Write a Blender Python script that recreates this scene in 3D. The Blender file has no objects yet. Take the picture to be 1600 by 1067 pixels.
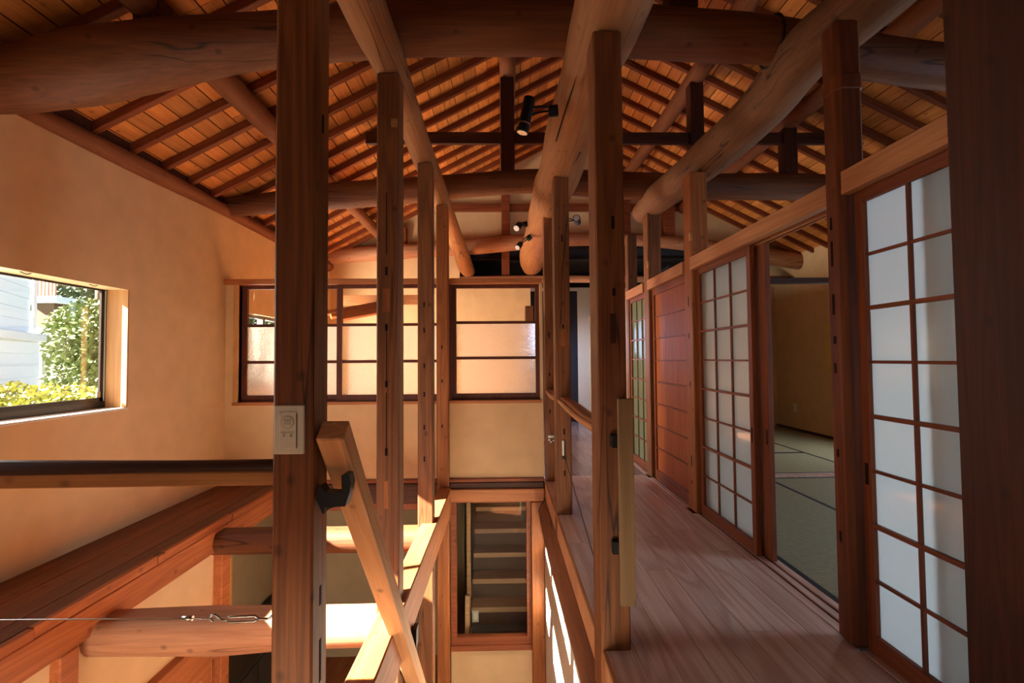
import bpy, bmesh, math, random
from mathutils import Vector, Matrix
R_ = random.Random(7)
S = bpy.context.scene
C = S.collection

# ------------------------------------------------------------------ camera, sky, sun, exposure
cam = bpy.data.cameras.new('camera')
cam.sensor_width = 36.0
cam.lens = 755.0 / 1600.0 * 36.0
cam.clip_start = 0.02
cam.clip_end = 300
co = bpy.data.objects.new('camera', cam); C.objects.link(co)
co.matrix_world = (Matrix.Translation((0, 0, 1.1)) @ Matrix.Rotation(math.radians(-1.14), 4, 'Z')
                   @ Matrix.Rotation(math.radians(90 + 1.95), 4, 'X') @ Matrix.Rotation(math.radians(-0.45), 4, 'Z'))
S.camera = co

W = bpy.data.worlds.new('sky'); S.world = W; W.use_nodes = True
wn = W.node_tree; wn.nodes.clear()
sky = wn.nodes.new('ShaderNodeTexSky'); sky.sky_type = 'NISHITA'; sky.sun_disc = False
sky.sun_elevation = math.radians(34); sky.sun_rotation = math.radians(255)
bg = wn.nodes.new('ShaderNodeBackground'); bg.inputs['Strength'].default_value = 0.58
wo = wn.nodes.new('ShaderNodeOutputWorld')
wn.links.new(sky.outputs[0], bg.inputs[0]); wn.links.new(bg.outputs[0], wo.inputs[0])

SUN_DIR = Vector((1.47, 0.50, -1.0)).normalized()
sl = bpy.data.lights.new('sun', 'SUN'); sl.energy = 185.0; sl.angle = math.radians(0.55); sl.color = (1.0, 0.92, 0.81)
so = bpy.data.objects.new('sun', sl); C.objects.link(so)
so.rotation_euler = SUN_DIR.to_track_quat('-Z', 'Y').to_euler()
so.location = (-8, -3, 8)

def daylight(name, loc, aim, sx, sy, power, col):
    """area lamp for window daylight and for the added fill lamps"""
    l = bpy.data.lights.new(name, 'AREA'); l.shape = 'RECTANGLE'; l.size = sx; l.size_y = sy
    l.energy = power; l.color = col
    o = bpy.data.objects.new(name, l); C.objects.link(o); o.location = loc
    o.rotation_euler = Vector(aim).to_track_quat('-Z', 'Z').to_euler()
    return o
BLUE = (0.64, 0.80, 1.0)
daylight('daylight_side_window', (-2.70, 2.2, 1.18), (1, 0, -0.15), 2.0, 0.72, 30, (0.95, 0.97, 1.0))
daylight('daylight_far_room', (-2.70, 5.45, 1.18), (1, 0.35, 0), 1.5, 0.7, 370, (1.0, 0.9, 0.74))
daylight('daylight_tatami_room', (4.44, 1.6, 0.75), (-1, 0, -0.25), 2.1, 0.8, 120, BLUE)
daylight('tatami_far_fill', (4.46, 5.25, 0.95), (-1, 0.0, -0.2), 0.9, 0.8, 44, (0.95, 0.96, 1.0))  # added lamp to brighten the far tatami room, at an unseen added window
daylight('daylight_corridor_end', (0.45, 7.70, 1.35), (1, -0.7, -0.9), 0.6, 0.9, 36, (0.46, 0.64, 1.0))
daylight('lower_bounce_fill', (-0.9, -2.0, -1.15), (0.1, 1, 0.25), 2.6, 1.5, 240, (1.0, 0.86, 0.66))  # added lamp in place of sunlight bouncing up off the lower floor

daylight('rear_fill', (-0.7, -2.05, 0.55), (0, 1, -0.30), 1.9, 0.8, 10, (1.0, 0.93, 0.82))  # added fill from behind the camera; the wall there has no window
vs = S.view_settings
vs.view_transform = 'Standard'; vs.look = 'None'; vs.gamma = 1.0; vs.use_curve_mapping = False
vs.exposure = -0.4

# ------------------------------------------------------------------ materials
MATS = {}
def nodes(name):
    m = bpy.data.materials.new(name); m.use_nodes = True
    nt = m.node_tree; nt.nodes.clear()
    out = nt.nodes.new('ShaderNodeOutputMaterial')
    MATS[name] = m
    return m, nt, out
def N(nt, t, **kw):
    n = nt.nodes.new(t)
    for k, v in kw.items():
        if k in n.inputs: n.inputs[k].default_value = v
        else: setattr(n, k, v)
    return n
def mixc(nt, fac, a, b, bt='MIX'):
    n = nt.nodes.new('ShaderNodeMix'); n.data_type = 'RGBA'; n.blend_type = bt
    for i, v in ((0, fac), (6, a), (7, b)):
        if hasattr(v, 'is_output') or isinstance(v, bpy.types.NodeSocket): nt.links.new(v, n.inputs[i])
        else: n.inputs[i].default_value = v if i == 0 else (*v, 1)
    return n.outputs[2]
def ramp(nt, src, lo, hi):
    n = nt.nodes.new('ShaderNodeMapRange'); n.clamp = True
    n.inputs[1].default_value = lo; n.inputs[2].default_value = hi
    nt.links.new(src, n.inputs[0]); return n.outputs[0]
def srgb(r, g, b):
    f = lambda c: (c / 255 / 12.92) if c / 255 <= 0.04045 else ((c / 255 + 0.055) / 1.055) ** 2.4
    return (f(r), f(g), f(b))

def wood(name, base, dark, axis, rough=0.55, var=0.25, knots=0.5, fine=1.0, bump=0.25, crack=0.0, patch=0.5, ring=0.5):
    m, nt, out = nodes(name); L = nt.links.new
    tc = N(nt, 'ShaderNodeTexCoord'); oi = N(nt, 'ShaderNodeObjectInfo')
    sc = N(nt, 'ShaderNodeVectorMath', operation='SCALE'); sc.inputs[0].default_value = (37.1, 53.7, 71.3)
    L(oi.outputs['Random'], sc.inputs['Scale'])
    ad = N(nt, 'ShaderNodeVectorMath', operation='ADD'); L(tc.outputs['Object'], ad.inputs[0]); L(sc.outputs[0], ad.inputs[1])
    def mp(al, ac):
        p = nt.nodes.new('ShaderNodeMapping'); L(ad.outputs[0], p.inputs['Vector'])
        v = [ac * fine] * 3; v['XYZ'.index(axis)] = al; p.inputs['Scale'].default_value = v
        return p.outputs[0]
    n1 = N(nt, 'ShaderNodeTexNoise', Scale=1.0, Detail=5.0, Roughness=0.65); L(mp(2.2, 105), n1.inputs['Vector'])
    n2 = N(nt, 'ShaderNodeTexNoise', Scale=1.0, Detail=2.0, Distortion=0.4); L(mp(0.42, 6.0), n2.inputs['Vector'])
    n3 = N(nt, 'ShaderNodeTexNoise', Scale=1.0, Detail=3.0); L(mp(0.8, 2.0), n3.inputs['Vector'])
    mu = N(nt, 'ShaderNodeMath', operation='MULTIPLY'); L(n2.outputs['Fac'], mu.inputs[0]); mu.inputs[1].default_value = 62
    si = N(nt, 'ShaderNodeMath', operation='SINE'); L(mu.outputs[0], si.inputs[0])
    rings = ramp(nt, si.outputs[0], -0.6, 1.3)
    fib = ramp(nt, n1.outputs['Fac'], 0.35, 0.72)
    mid = tuple((a * 0.42 + b * 0.58) for a, b in zip(base, dark))
    c = mixc(nt, fib, base, mid)
    mr = N(nt, 'ShaderNodeMath', operation='MULTIPLY'); L(rings, mr.inputs[0]); mr.inputs[1].default_value = ring
    c = mixc(nt, mr.outputs[0], c, dark)
    pt = N(nt, 'ShaderNodeMath', operation='MULTIPLY'); L(ramp(nt, n3.outputs['Fac'], 0.42, 0.75), pt.inputs[0]); pt.inputs[1].default_value = patch
    c = mixc(nt, pt.outputs[0], c, dark)
    if knots:
        vo = N(nt, 'ShaderNodeTexVoronoi', Scale=1.0, Randomness=1.0); L(mp(7.0, 9.0 / fine), vo.inputs['Vector'])
        kn = nt.nodes.new('ShaderNodeMapRange'); kn.inputs[1].default_value = 0.06; kn.inputs[2].default_value = 0.15
        kn.inputs[3].default_value = knots; kn.inputs[4].default_value = 0.0; L(vo.outputs['Distance'], kn.inputs[0])
        c = mixc(nt, kn.outputs[0], c, tuple(x * 0.3 for x in dark))
    if crack:
        n4 = N(nt, 'ShaderNodeTexNoise', Scale=1.0, Detail=1.0); L(mp(0.7, 17), n4.inputs['Vector'])
        su = N(nt, 'ShaderNodeMath', operation='SUBTRACT'); L(n4.outputs['Fac'], su.inputs[0]); su.inputs[1].default_value = 0.5
        ab = N(nt, 'ShaderNodeMath', operation='ABSOLUTE'); L(su.outputs[0], ab.inputs[0])
        th = nt.nodes.new('ShaderNodeMapRange'); th.inputs[1].default_value = 0.0; th.inputs[2].default_value = 0.016
        th.inputs[3].default_value = crack; th.inputs[4].default_value = 0; L(ab.outputs[0], th.inputs[0])
        gate = N(nt, 'ShaderNodeMath', operation='MULTIPLY'); L(th.outputs[0], gate.inputs[0]); L(ramp(nt, n3.outputs['Fac'], 0.5, 0.6), gate.inputs[1])
        c = mixc(nt, gate.outputs[0], c, tuple(x * 0.15 for x in dark))
    hs = N(nt, 'ShaderNodeHueSaturation'); L(c, hs.inputs['Color'])
    vr = nt.nodes.new('ShaderNodeMapRange'); vr.inputs[3].default_value = 1 - var; vr.inputs[4].default_value = 1 + var * 0.6
    L(oi.outputs['Random'], vr.inputs[0]); L(vr.outputs[0], hs.inputs['Value'])
    b = N(nt, 'ShaderNodeBsdfPrincipled', Roughness=rough); L(hs.outputs[0], b.inputs['Base Color'])
    b.inputs['Specular IOR Level'].default_value = 0.3
    if bump:
        bu = N(nt, 'ShaderNodeBump', Strength=bump, Distance=0.004); L(n1.outputs['Fac'], bu.inputs['Height']); L(bu.outputs[0], b.inputs['Normal'])
    L(b.outputs[0], out.inputs[0])
    return m
def plain(name, col, rough=0.6, metal=0.0, noise=0.0, scale=40, bump=0.0, spec=0.3):
    m, nt, out = nodes(name); L = nt.links.new
    b = N(nt, 'ShaderNodeBsdfPrincipled', Roughness=rough, Metallic=metal); b.inputs['Specular IOR Level'].default_value = spec
    tc = N(nt, 'ShaderNodeTexCoord'); n = N(nt, 'ShaderNodeTexNoise', Scale=scale, Detail=5.0); L(tc.outputs['Object'], n.inputs['Vector'])
    c = mixc(nt, ramp(nt, n.outputs['Fac'], 0.3, 0.7), tuple(x * (1 - noise) for x in col), tuple(min(1, x * (1 + noise)) for x in col))
    L(c, b.inputs['Base Color'])
    if bump:
        bu = N(nt, 'ShaderNodeBump', Strength=bump, Distance=0.003); L(n.outputs['Fac'], bu.inputs['Height']); L(bu.outputs[0], b.inputs['Normal'])
    L(b.outputs[0], out.inputs[0]); return m
def paper(name, col, trans=0.7, gloss=0.06):
    m, nt, out = nodes(name); L = nt.links.new
    d = N(nt, 'ShaderNodeBsdfDiffuse'); t = N(nt, 'ShaderNodeBsdfTranslucent'); g = N(nt, 'ShaderNodeBsdfGlossy', Roughness=0.08)
    tc = N(nt, 'ShaderNodeTexCoord'); n = N(nt, 'ShaderNodeTexNoise', Scale=60.0, Detail=4.0); L(tc.outputs['Object'], n.inputs['Vector'])
    c = mixc(nt, n.outputs['Fac'], tuple(x * 0.97 for x in col), col)
    L(c, d.inputs[0]); L(c, t.inputs[0])
    a = N(nt, 'ShaderNodeMixShader', Fac=trans); L(d.outputs[0], a.inputs[1]); L(t.outputs[0], a.inputs[2])
    e = N(nt, 'ShaderNodeMixShader', Fac=gloss); L(a.outputs[0], e.inputs[1]); L(g.outputs[0], e.inputs[2])
    L(e.outputs[0], out.inputs[0]); return m
def frosted(name, col):
    m, nt, out = nodes(name); L = nt.links.new
    t = N(nt, 'ShaderNodeBsdfTranslucent'); t.inputs[0].default_value = (*col, 1)
    r = N(nt, 'ShaderNodeBsdfRefraction', Roughness=0.35, IOR=1.15); r.inputs[0].default_value = (*col, 1)
    g = N(nt, 'ShaderNodeBsdfGlossy', Roughness=0.2)
    tc = N(nt, 'ShaderNodeTexCoord'); v = N(nt, 'ShaderNodeTexVoronoi', Scale=85.0); L(tc.outputs['Object'], v.inputs['Vector'])
    bu = N(nt, 'ShaderNodeBump', Strength=0.9, Distance=0.01); L(v.outputs['Distance'], bu.inputs['Height'])
    for x in (r, g): L(bu.outputs[0], x.inputs['Normal'])
    a = N(nt, 'ShaderNodeMixShader', Fac=0.7); L(t.outputs[0], a.inputs[1]); L(r.outputs[0], a.inputs[2])
    e = N(nt, 'ShaderNodeMixShader', Fac=0.08); L(a.outputs[0], e.inputs[1]); L(g.outputs[0], e.inputs[2])
    L(e.outputs[0], out.inputs[0]); return m
def clear(name, refl=0.07):
    m, nt, out = nodes(name); L = nt.links.new
    t = N(nt, 'ShaderNodeBsdfTransparent'); t.inputs[0].default_value = (0.96, 0.97, 0.96, 1)
    g = N(nt, 'ShaderNodeBsdfGlossy', Roughness=0.01)
    e = N(nt, 'ShaderNodeMixShader', Fac=refl); L(t.outputs[0], e.inputs[1]); L(g.outputs[0], e.inputs[2])
    L(e.outputs[0], out.inputs[0]); return m

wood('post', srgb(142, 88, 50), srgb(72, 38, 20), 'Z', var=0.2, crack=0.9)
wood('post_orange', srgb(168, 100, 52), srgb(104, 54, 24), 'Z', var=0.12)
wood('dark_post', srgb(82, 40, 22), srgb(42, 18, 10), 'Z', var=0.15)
wood('pillar_brown', srgb(132, 72, 38), srgb(70, 34, 17), 'Z', var=0.05)
wood('log_tan', srgb(164, 108, 62), srgb(108, 64, 36), 'Y', rough=0.7, var=0.05, crack=1.0, knots=0.35, fine=0.6, bump=0.5, ring=0.14)
wood('log_grey', srgb(132, 88, 54), srgb(80, 48, 30), 'Y', rough=0.75, var=0.05, crack=1.0, fine=0.8, bump=0.6, ring=0.14)
wood('log_red', srgb(124, 72, 40), srgb(62, 32, 18), 'X', rough=0.6, var=0.08, crack=0.8, fine=0.6, bump=0.5, ring=0.14)
wood('log_purlin', srgb(140, 82, 48), srgb(84, 46, 26), 'Y', rough=0.7, var=0.1, fine=0.7, ring=0.14)
wood('log_pale', srgb(186, 134, 100), srgb(128, 74, 50), 'X', rough=0.6, var=0.05, crack=0.8, fine=0.6, ring=0.14)
wood('dark_x', srgb(84, 44, 26), srgb(44, 22, 14), 'X', var=0.1)
wood('rafter', srgb(142, 74, 38), srgb(92, 42, 22), 'X', var=0.15, knots=0.3)
wood('roof_board', srgb(222, 146, 74), srgb(178, 100, 44), 'Y', var=0.32, knots=0.45, fine=0.7, patch=0.35)
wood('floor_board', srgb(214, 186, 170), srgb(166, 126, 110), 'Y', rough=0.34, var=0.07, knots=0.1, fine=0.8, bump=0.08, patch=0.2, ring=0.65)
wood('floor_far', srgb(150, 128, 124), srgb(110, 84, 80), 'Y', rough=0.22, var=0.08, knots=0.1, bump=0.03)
wood('fascia', srgb(214, 156, 112), srgb(176, 116, 76), 'Z', var=0.08, knots=0.2)
wood('hewn_y', srgb(150, 96, 62), srgb(96, 56, 34), 'Y', rough=0.75, var=0.08, crack=0.8, ring=0.14)
wood('beam_y', srgb(176, 108, 62), srgb(122, 66, 34), 'Y', var=0.08)
wood('shelf_y', srgb(128, 72, 44), srgb(80, 40, 24), 'Y', var=0.14, rough=0.5)
wood('edge_y', srgb(176, 102, 56), srgb(126, 62, 32), 'Y', var=0.1, rough=0.5)
wood('lintel_y', srgb(196, 138, 92), srgb(152, 96, 58), 'Y', var=0.05, knots=0.0, patch=0.2)
wood('trim_x', srgb(190, 124, 78), srgb(146, 84, 48), 'X', var=0.08, knots=0.2)
wood('redwood_x', srgb(146, 78, 44), srgb(92, 42, 22), 'X', var=0.08)
wood('sash', srgb(104, 52, 34), srgb(66, 30, 20), 'Z', var=0.05, knots=0)
wood('sash_x', srgb(104, 52, 34), srgb(66, 30, 20), 'X', var=0.05, knots=0)
wood('shoji_frame', srgb(140, 74, 42), srgb(92, 44, 24), 'Z', var=0.06, knots=0)
wood('shoji_rail', srgb(140, 74, 42), srgb(92, 44, 24), 'Y', var=0.06, knots=0)
wood('door_panel', srgb(172, 94, 48), srgb(122, 60, 28), 'Z', var=0.1, knots=0.1)
wood('brace', srgb(226, 176, 128), srgb(186, 130, 86), 'Z', var=0.05, knots=0.7)
wood('jamb', srgb(208, 158, 104), srgb(172, 118, 70), 'Z', var=0.05, knots=0.2)
wood('pale_plank', srgb(150, 122, 86), srgb(118, 90, 60), 'Z', var=0.05, knots=0.3)
wood('bark', srgb(92, 62, 52), srgb(48, 28, 22), 'X', rough=0.4, var=0.05, fine=0.5)
wood('sawn', srgb(190, 138, 86), srgb(150, 100, 58), 'X', var=0.05)
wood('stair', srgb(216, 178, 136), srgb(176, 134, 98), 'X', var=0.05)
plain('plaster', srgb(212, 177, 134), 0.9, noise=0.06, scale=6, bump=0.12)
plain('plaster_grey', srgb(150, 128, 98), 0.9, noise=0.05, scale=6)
plain('plaster_white', srgb(222, 214, 200), 0.9, noise=0.03, scale=6)
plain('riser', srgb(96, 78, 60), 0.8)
plain('loft_shade', srgb(34, 24, 20), 0.9, noise=0.2, scale=5)  # near-black colour stands for the unlit loft
plain('roof_deck', srgb(60, 34, 20), 0.9, noise=0.2)
plain('hole', srgb(30, 16, 10), 0.9)
plain('alu', srgb(58, 48, 42), 0.35, 0.6)
plain('alu_light', srgb(190, 205, 200), 0.3, 0.3)
plain('steel', srgb(190, 190, 190), 0.25, 1.0)
plain('black', srgb(13, 12, 12), 0.4)
plain('lens', srgb(220, 214, 210), 0.2)
plain('plastic', srgb(226, 224, 206), 0.4)
plain('plastic_dim', srgb(200, 198, 180), 0.4)
plain('ink', srgb(80, 78, 70), 0.6)
plain('tatami', srgb(152, 146, 112), 0.7, noise=0.1, scale=30)
plain('heri', srgb(26, 26, 34), 0.8)
plain('scroll', srgb(214, 186, 110), 0.8)
plain('alcove', srgb(46, 44, 52), 0.9)
plain('cabinet', srgb(40, 34, 30), 0.5)
plain('siding', srgb(218, 229, 238), 0.7, noise=0.02, scale=8)
plain('ledge', srgb(205, 214, 222), 0.7)
plain('tile_red', srgb(196, 130, 110), 0.8, noise=0.1)
plain('block_wall', srgb(168, 164, 158), 0.9, noise=0.1)
plain('leaf', srgb(84, 96, 48), 0.6, noise=0.35, scale=3)
plain('leaf_dark', srgb(62, 74, 46), 0.6, noise=0.35, scale=3)
plain('bark_tree', srgb(84, 66, 50), 0.9)
plain('leaf_hedge', srgb(134, 138, 64), 0.6, noise=0.3, scale=3)
plain('ground', srgb(104, 106, 100), 0.95, noise=0.15, scale=2)
paper('shoji_paper', srgb(236, 236, 232), 0.9, 0.07)
paper('lower_paper', srgb(232, 216, 200), 0.5, 0.02)
paper('green_frost', srgb(168, 178, 150), 0.7, 0.06)
frosted('frosted', (0.95, 0.95, 0.93))
clear('clear', 0.06)
clear('clear_stair', 0.02)

# tatami weave ribs
_m = MATS['tatami'].node_tree
_tc = N(_m, 'ShaderNodeTexCoord'); _w = N(_m, 'ShaderNodeTexWave', Scale=32.0); _w.bands_direction = 'Y'
_m.links.new(_tc.outputs['Object'], _w.inputs['Vector'])
_bu = N(_m, 'ShaderNodeBump', Strength=0.8, Distance=0.006); _m.links.new(_w.outputs['Fac'], _bu.inputs['Height'])
_pb = [n for n in _m.nodes if n.type == 'BSDF_PRINCIPLED'][0]; _m.links.new(_bu.outputs[0], _pb.inputs['Normal'])

# ------------------------------------------------------------------ helpers
def tag(o, label=None, cat=None, group=None, kind=None):
    if label: o['label'] = label
    if cat: o['category'] = cat
    if group: o['group'] = group
    if kind: o['kind'] = kind
    return o
def link(name, me, mat, parent=None, loc=(0, 0, 0)):
    o = bpy.data.objects.new(name, me); C.objects.link(o)
    if mat is not None and len(me.materials) == 0: me.materials.append(MATS[mat])
    loc = Vector(loc)
    if parent is not None:
        o.parent = parent
        q = parent
        while q is not None: loc = loc - Vector(q.location); q = q.parent
    o.location = loc
    return o
def empty(name, loc):
    o = bpy.data.objects.new(name, None); C.objects.link(o); o.location = loc; o.empty_display_size = 0.1
    return o
def bm_box(bm, x0, x1, y0, y1, z0, z1):
    vs_ = [bm.verts.new((x, y, z)) for x in (x0, x1) for y in (y0, y1) for z in (z0, z1)]
    for f in ((0, 1, 3, 2), (4, 6, 7, 5), (0, 4, 5, 1), (2, 3, 7, 6), (0, 2, 6, 4), (1, 5, 7, 3)):
        bm.faces.new([vs_[i] for i in f])
    return vs_
def finish(bm, name, smooth=False):
    bmesh.ops.recalc_face_normals(bm, faces=bm.faces[:])
    me = bpy.data.meshes.new(name); bm.to_mesh(me); bm.free()
    if smooth:
        for p in me.polygons: p.use_smooth = True
    return me
def box_mesh(dx, dy, dz, ch=0.0, name='box', seg=1):
    """box centred in x/y standing on z = 0"""
    bm = bmesh.new(); bm_box(bm, -dx / 2, dx / 2, -dy / 2, dy / 2, 0, dz)
    if ch > 0: bmesh.ops.bevel(bm, geom=bm.edges[:], offset=ch, segments=seg, affect='EDGES', profile=0.5)
    return finish(bm, name)
def box(name, x, y, z, mat, parent=None, ch=0.003):
    (x0, x1), (y0, y1), (z0, z1) = x, y, z
    ch = min(ch, 0.3 * min(x1 - x0, y1 - y0, z1 - z0))
    me = box_mesh(x1 - x0, y1 - y0, z1 - z0, ch, name)
    return link(name, me, mat, parent, ((x0 + x1) / 2, (y0 + y1) / 2, z0))
def boxes(name, lst, mat, parent=None, loc=(0, 0, 0)):
    """one mesh out of several boxes in world coordinates"""
    bm = bmesh.new(); loc = Vector(loc)
    for (x0, x1), (y0, y1), (z0, z1) in lst: bm_box(bm, x0 - loc.x, x1 - loc.x, y0 - loc.y, y1 - loc.y, z0 - loc.z, z1 - loc.z)
    return link(name, finish(bm, name), mat, parent, loc)
def cat(pts, n=6):
    out = []
    P = [pts[0]] + list(pts) + [pts[-1]]
    for i in range(1, len(P) - 2):
        for k in range(n):
            t = k / n
            out.append(tuple(0.5 * ((2 * b) + (-a + c) * t + (2 * a - 5 * b + 4 * c - d) * t * t + (-a + 3 * b - 3 * c + d) * t ** 3)
                             for a, b, c, d in zip(P[i - 1], P[i], P[i + 1], P[i + 2])))
    out.append(tuple(pts[-1])); return out
def tube(name, pts, mat, parent=None, seg=16, rough=0.0, sub=6, seed=0, smooth=True, flat_top=None):
    """tapering round timber through (x, y, z, r) points"""
    P = cat(pts, sub) if sub > 1 else pts
    base = Vector((sum(p[0] for p in P) / len(P), sum(p[1] for p in P) / len(P), min(p[2] - p[3] for p in P)))
    rr = random.Random(seed + 11)
    ph = [rr.uniform(0, 6.28) for _ in range(8)]
    bm = bmesh.new(); rings = []
    for i, p in enumerate(P):
        c = Vector(p[:3]); a = Vector(P[max(i - 1, 0)][:3]); b = Vector(P[min(i + 1, len(P) - 1)][:3])
        t = (b - a).normalized()
        up = Vector((0, 0, 1)) if abs(t.z) < 0.9 else Vector((0, 1, 0))
        u = t.cross(up).normalized(); v = u.cross(t).normalized()
        s = i * 0.35; ring = []
        for k in range(seg):
            an = 2 * math.pi * k / seg
            f = 1 + rough * (math.sin(2 * an + ph[0] + s * 0.7) + 0.7 * math.sin(3 * an + ph[1] - s) + 0.5 * math.sin(5 * an + ph[2] + s * 1.7) + 0.8 * math.sin(s * 1.3 + ph[3]))
            q = c + (u * math.cos(an) + v * math.sin(an)) * p[3] * f
            if flat_top is not None and q.z > c.z + p[3] * flat_top: q.z = c.z + p[3] * flat_top
            ring.append(bm.verts.new(q - base))
        rings.append(ring)
    for r0, r1 in zip(rings, rings[1:]):
        for k in range(seg): bm.faces.new((r0[k], r0[(k + 1) % seg], r1[(k + 1) % seg], r1[k]))
    for ring, p in ((rings[0], P[0]), (rings[-1], P[-1])):
        bm.faces.new(ring)
    me = finish(bm, name)
    if smooth:
        for p in me.polygons: p.use_smooth = len(p.vertices) == 4
    return link(name, me, mat, parent, base)
def wire(name, pts, r, mat, parent=None, seg=8, sub=4): return tube(name, [(*p, r) for p in pts], mat, parent, seg=seg, sub=sub)
def wall_mesh(name, axis, pos, thick, ur, vr, holes, mat, parent=None):
    """flat wall with openings: axis 'X' or 'Y' is its normal; u runs along the other, v is z"""
    us = sorted({ur[0], ur[1], *[h[0] for h in holes], *[h[1] for h in holes]})
    vz = sorted({vr[0], vr[1], *[h[2] for h in holes], *[h[3] for h in holes]})
    bm = bmesh.new()
    for u0, u1 in zip(us, us[1:]):
        for v0, v1 in zip(vz, vz[1:]):
            cu, cv = (u0 + u1) / 2, (v0 + v1) / 2
            if any(h[0] < cu < h[1] and h[2] < cv < h[3] for h in holes): continue
            if axis == 'X': bm_box(bm, pos, pos + thick, u0, u1, v0, v1)
            else: bm_box(bm, u0, u1, pos, pos + thick, v0, v1)
    bmesh.ops.remove_doubles(bm, verts=bm.verts[:], dist=1e-5)
    dup = {}
    for f in bm.faces: dup.setdefault(tuple(round(x, 4) for x in f.calc_center_median()), []).append(f)
    bmesh.ops.delete(bm, geom=[f for l in dup.values() if len(l) > 1 for f in l], context='FACES_ONLY')
    o = link(name, finish(bm, name), mat, parent)
    if parent is None: o['kind'] = 'structure'
    return o
def st(o): o['kind'] = 'structure'; return o

LOW = -2.25                      # level of the lower floor
XL, XR = -2.517, 4.35            # side walls
YF = 4.44                        # glazed partition
RL, RR = 0.52, 0.50              # roof slopes
XRG = 0.883                      # ridge
def roof_z(x): return 2.50 + RL * (x - XL) if x < XRG else 3.80 - RR * (x - 1.82)

# ------------------------------------------------------------------ roof (ceiling)
Y0, Y1 = -2.3, 7.3
bm = bmesh.new()
zb = 0.090
for xa, xb in ((-2.95, XRG), (XRG, 4.75)):
    q = [(xa, Y0, roof_z(xa) + zb), (xb, Y0, roof_z(xb) + zb), (xb, Y1, roof_z(xb) + zb), (xa, Y1, roof_z(xa) + zb)]
    lo = [bm.verts.new(p) for p in q]; hi = [bm.verts.new((p[0], p[1], p[2] + 0.06)) for p in q]
    bm.faces.new(lo); bm.faces.new(hi[::-1])
    for k in range(4): bm.faces.new((lo[k], lo[(k + 1) % 4], hi[(k + 1) % 4], hi[k]))
ceiling = st(link('ceiling', finish(bm, 'ceiling'), 'roof_deck'))
def slope_obj(o, side, x):
    o.rotation_euler = (0, -math.atan(RL) if side < 0 else math.atan(RR), 0)
# rafters
for side in (-1, 1):
    xa, xb = (-2.9, XRG) if side < 0 else (XRG, 4.7)
    m_ = RL if side < 0 else RR
    ln = (xb - xa) * math.sqrt(1 + m_ * m_)
    me = box_mesh(ln, 0.045, 0.056, 0.004, 'rafter'); me.materials.append(MATS['rafter'])
    k = 0
    y = 2.986 - 0.303 * 17
    while y < 7.1:
        cx = (xa + xb) / 2
        o = link('rafter', me, None, ceiling, (cx, y, roof_z(cx))); slope_obj(o, side, cx); y += 0.303
    # boards run along the building, one row above the other up the slope
    pitch = 0.1215
    rows = int(ln / pitch)
    meshes = {}
    for r in range(rows):
        d = (r + 0.5) * pitch
        cx = xa + d / math.sqrt(1 + m_ * m_) if side < 0 else xb - d / math.sqrt(1 + m_ * m_)
        cut = R_.choice((1.4, 2.6, 3.5, 4.7, 5.3))
        for a, b in ((Y0, cut), (cut, Y1)):
            key = (round(b - a, 2), side)
            if key not in meshes:
                mm = box_mesh(pitch - 0.0075, b - a - 0.003, 0.014, 0.0012, 'roof_board'); mm.materials.append(MATS['roof_board']); meshes[key] = mm
            nx, nz = (-math.sin(math.atan(m_)), math.cos(math.atan(m_))) if side < 0 else (math.sin(math.atan(m_)), math.cos(math.atan(m_)))
            off = 0.057 + R_.uniform(0, 0.002)
            o = link('roof_board', meshes[key], None, ceiling, (cx + nx * off, (a + b) / 2, roof_z(cx) + nz * off)); slope_obj(o, side, cx)

# ------------------------------------------------------------------ walls
st(box('trim_5', (-2.545, -2.505), (-2.2, 7.05), (2.44, 2.60), 'dark_post'))  # dark board added over the bright gap above the wall
wall_left = wall_mesh('wall_left', 'X', XL - 0.18, 0.18, (Y0, 7.9), (-0.02, 2.60), [(0.95, 3.303, 0.786, 1.578), (4.62, 6.25, 0.80, 1.565)], 'plaster')
wall_left_low = wall_mesh('wall_lower_left', 'X', -2.10, 0.11, (Y0, 3.40), (LOW, -0.10), [(1.0, 3.36, LOW + 0.02, -0.89)], 'plaster')
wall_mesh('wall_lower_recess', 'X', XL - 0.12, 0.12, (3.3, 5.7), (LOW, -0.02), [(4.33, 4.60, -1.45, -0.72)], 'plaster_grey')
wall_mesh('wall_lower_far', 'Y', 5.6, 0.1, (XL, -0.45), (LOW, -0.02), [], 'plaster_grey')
wall_mesh('wall_far_partition', 'Y', YF, 0.09, (XL, 0.372), (0.0, 1.785), [(-2.395, 0.345, 0.715, 1.785)], 'plaster')
wall_mesh('wall_back', 'Y', 7.12, 0.1, (XL, 0.42), (0.0, 2.26), [], 'plaster')
wall_mesh('wall_right', 'X', XR, 0.12, (Y0, 9.0), (-0.02, 2.62), [(0.5, 2.7, 0.3, 1.4), (4.75, 5.75, 0.5, 1.4)], 'plaster')
wall_mesh('wall_tatami_back', 'Y', 7.60, 0.1, (1.47, XR), (0.0, 2.19), [(2.9, 4.29, 0.0, 1.76)], 'plaster')
wall_mesh('wall_behind', 'Y', Y0, 0.1, (XL, XR), (-0.02, 4.4), [], 'plaster')
wall_mesh('wall_lower_behind', 'Y', Y0, 0.1, (XL, 0.5), (LOW, -0.02), [(-1.9, 1.5, -1.95, -0.35)], 'plaster')
wall_mesh('wall_lower_right', 'X', 0.365, 0.1, (Y0, 4.5), (LOW, -0.34), [], 'plaster_white')
wall_mesh('wall_corridor_end', 'Y', 8.25, 0.1, (1.29, 1.6), (0.0, 2.3), [], 'plaster_white')
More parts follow.
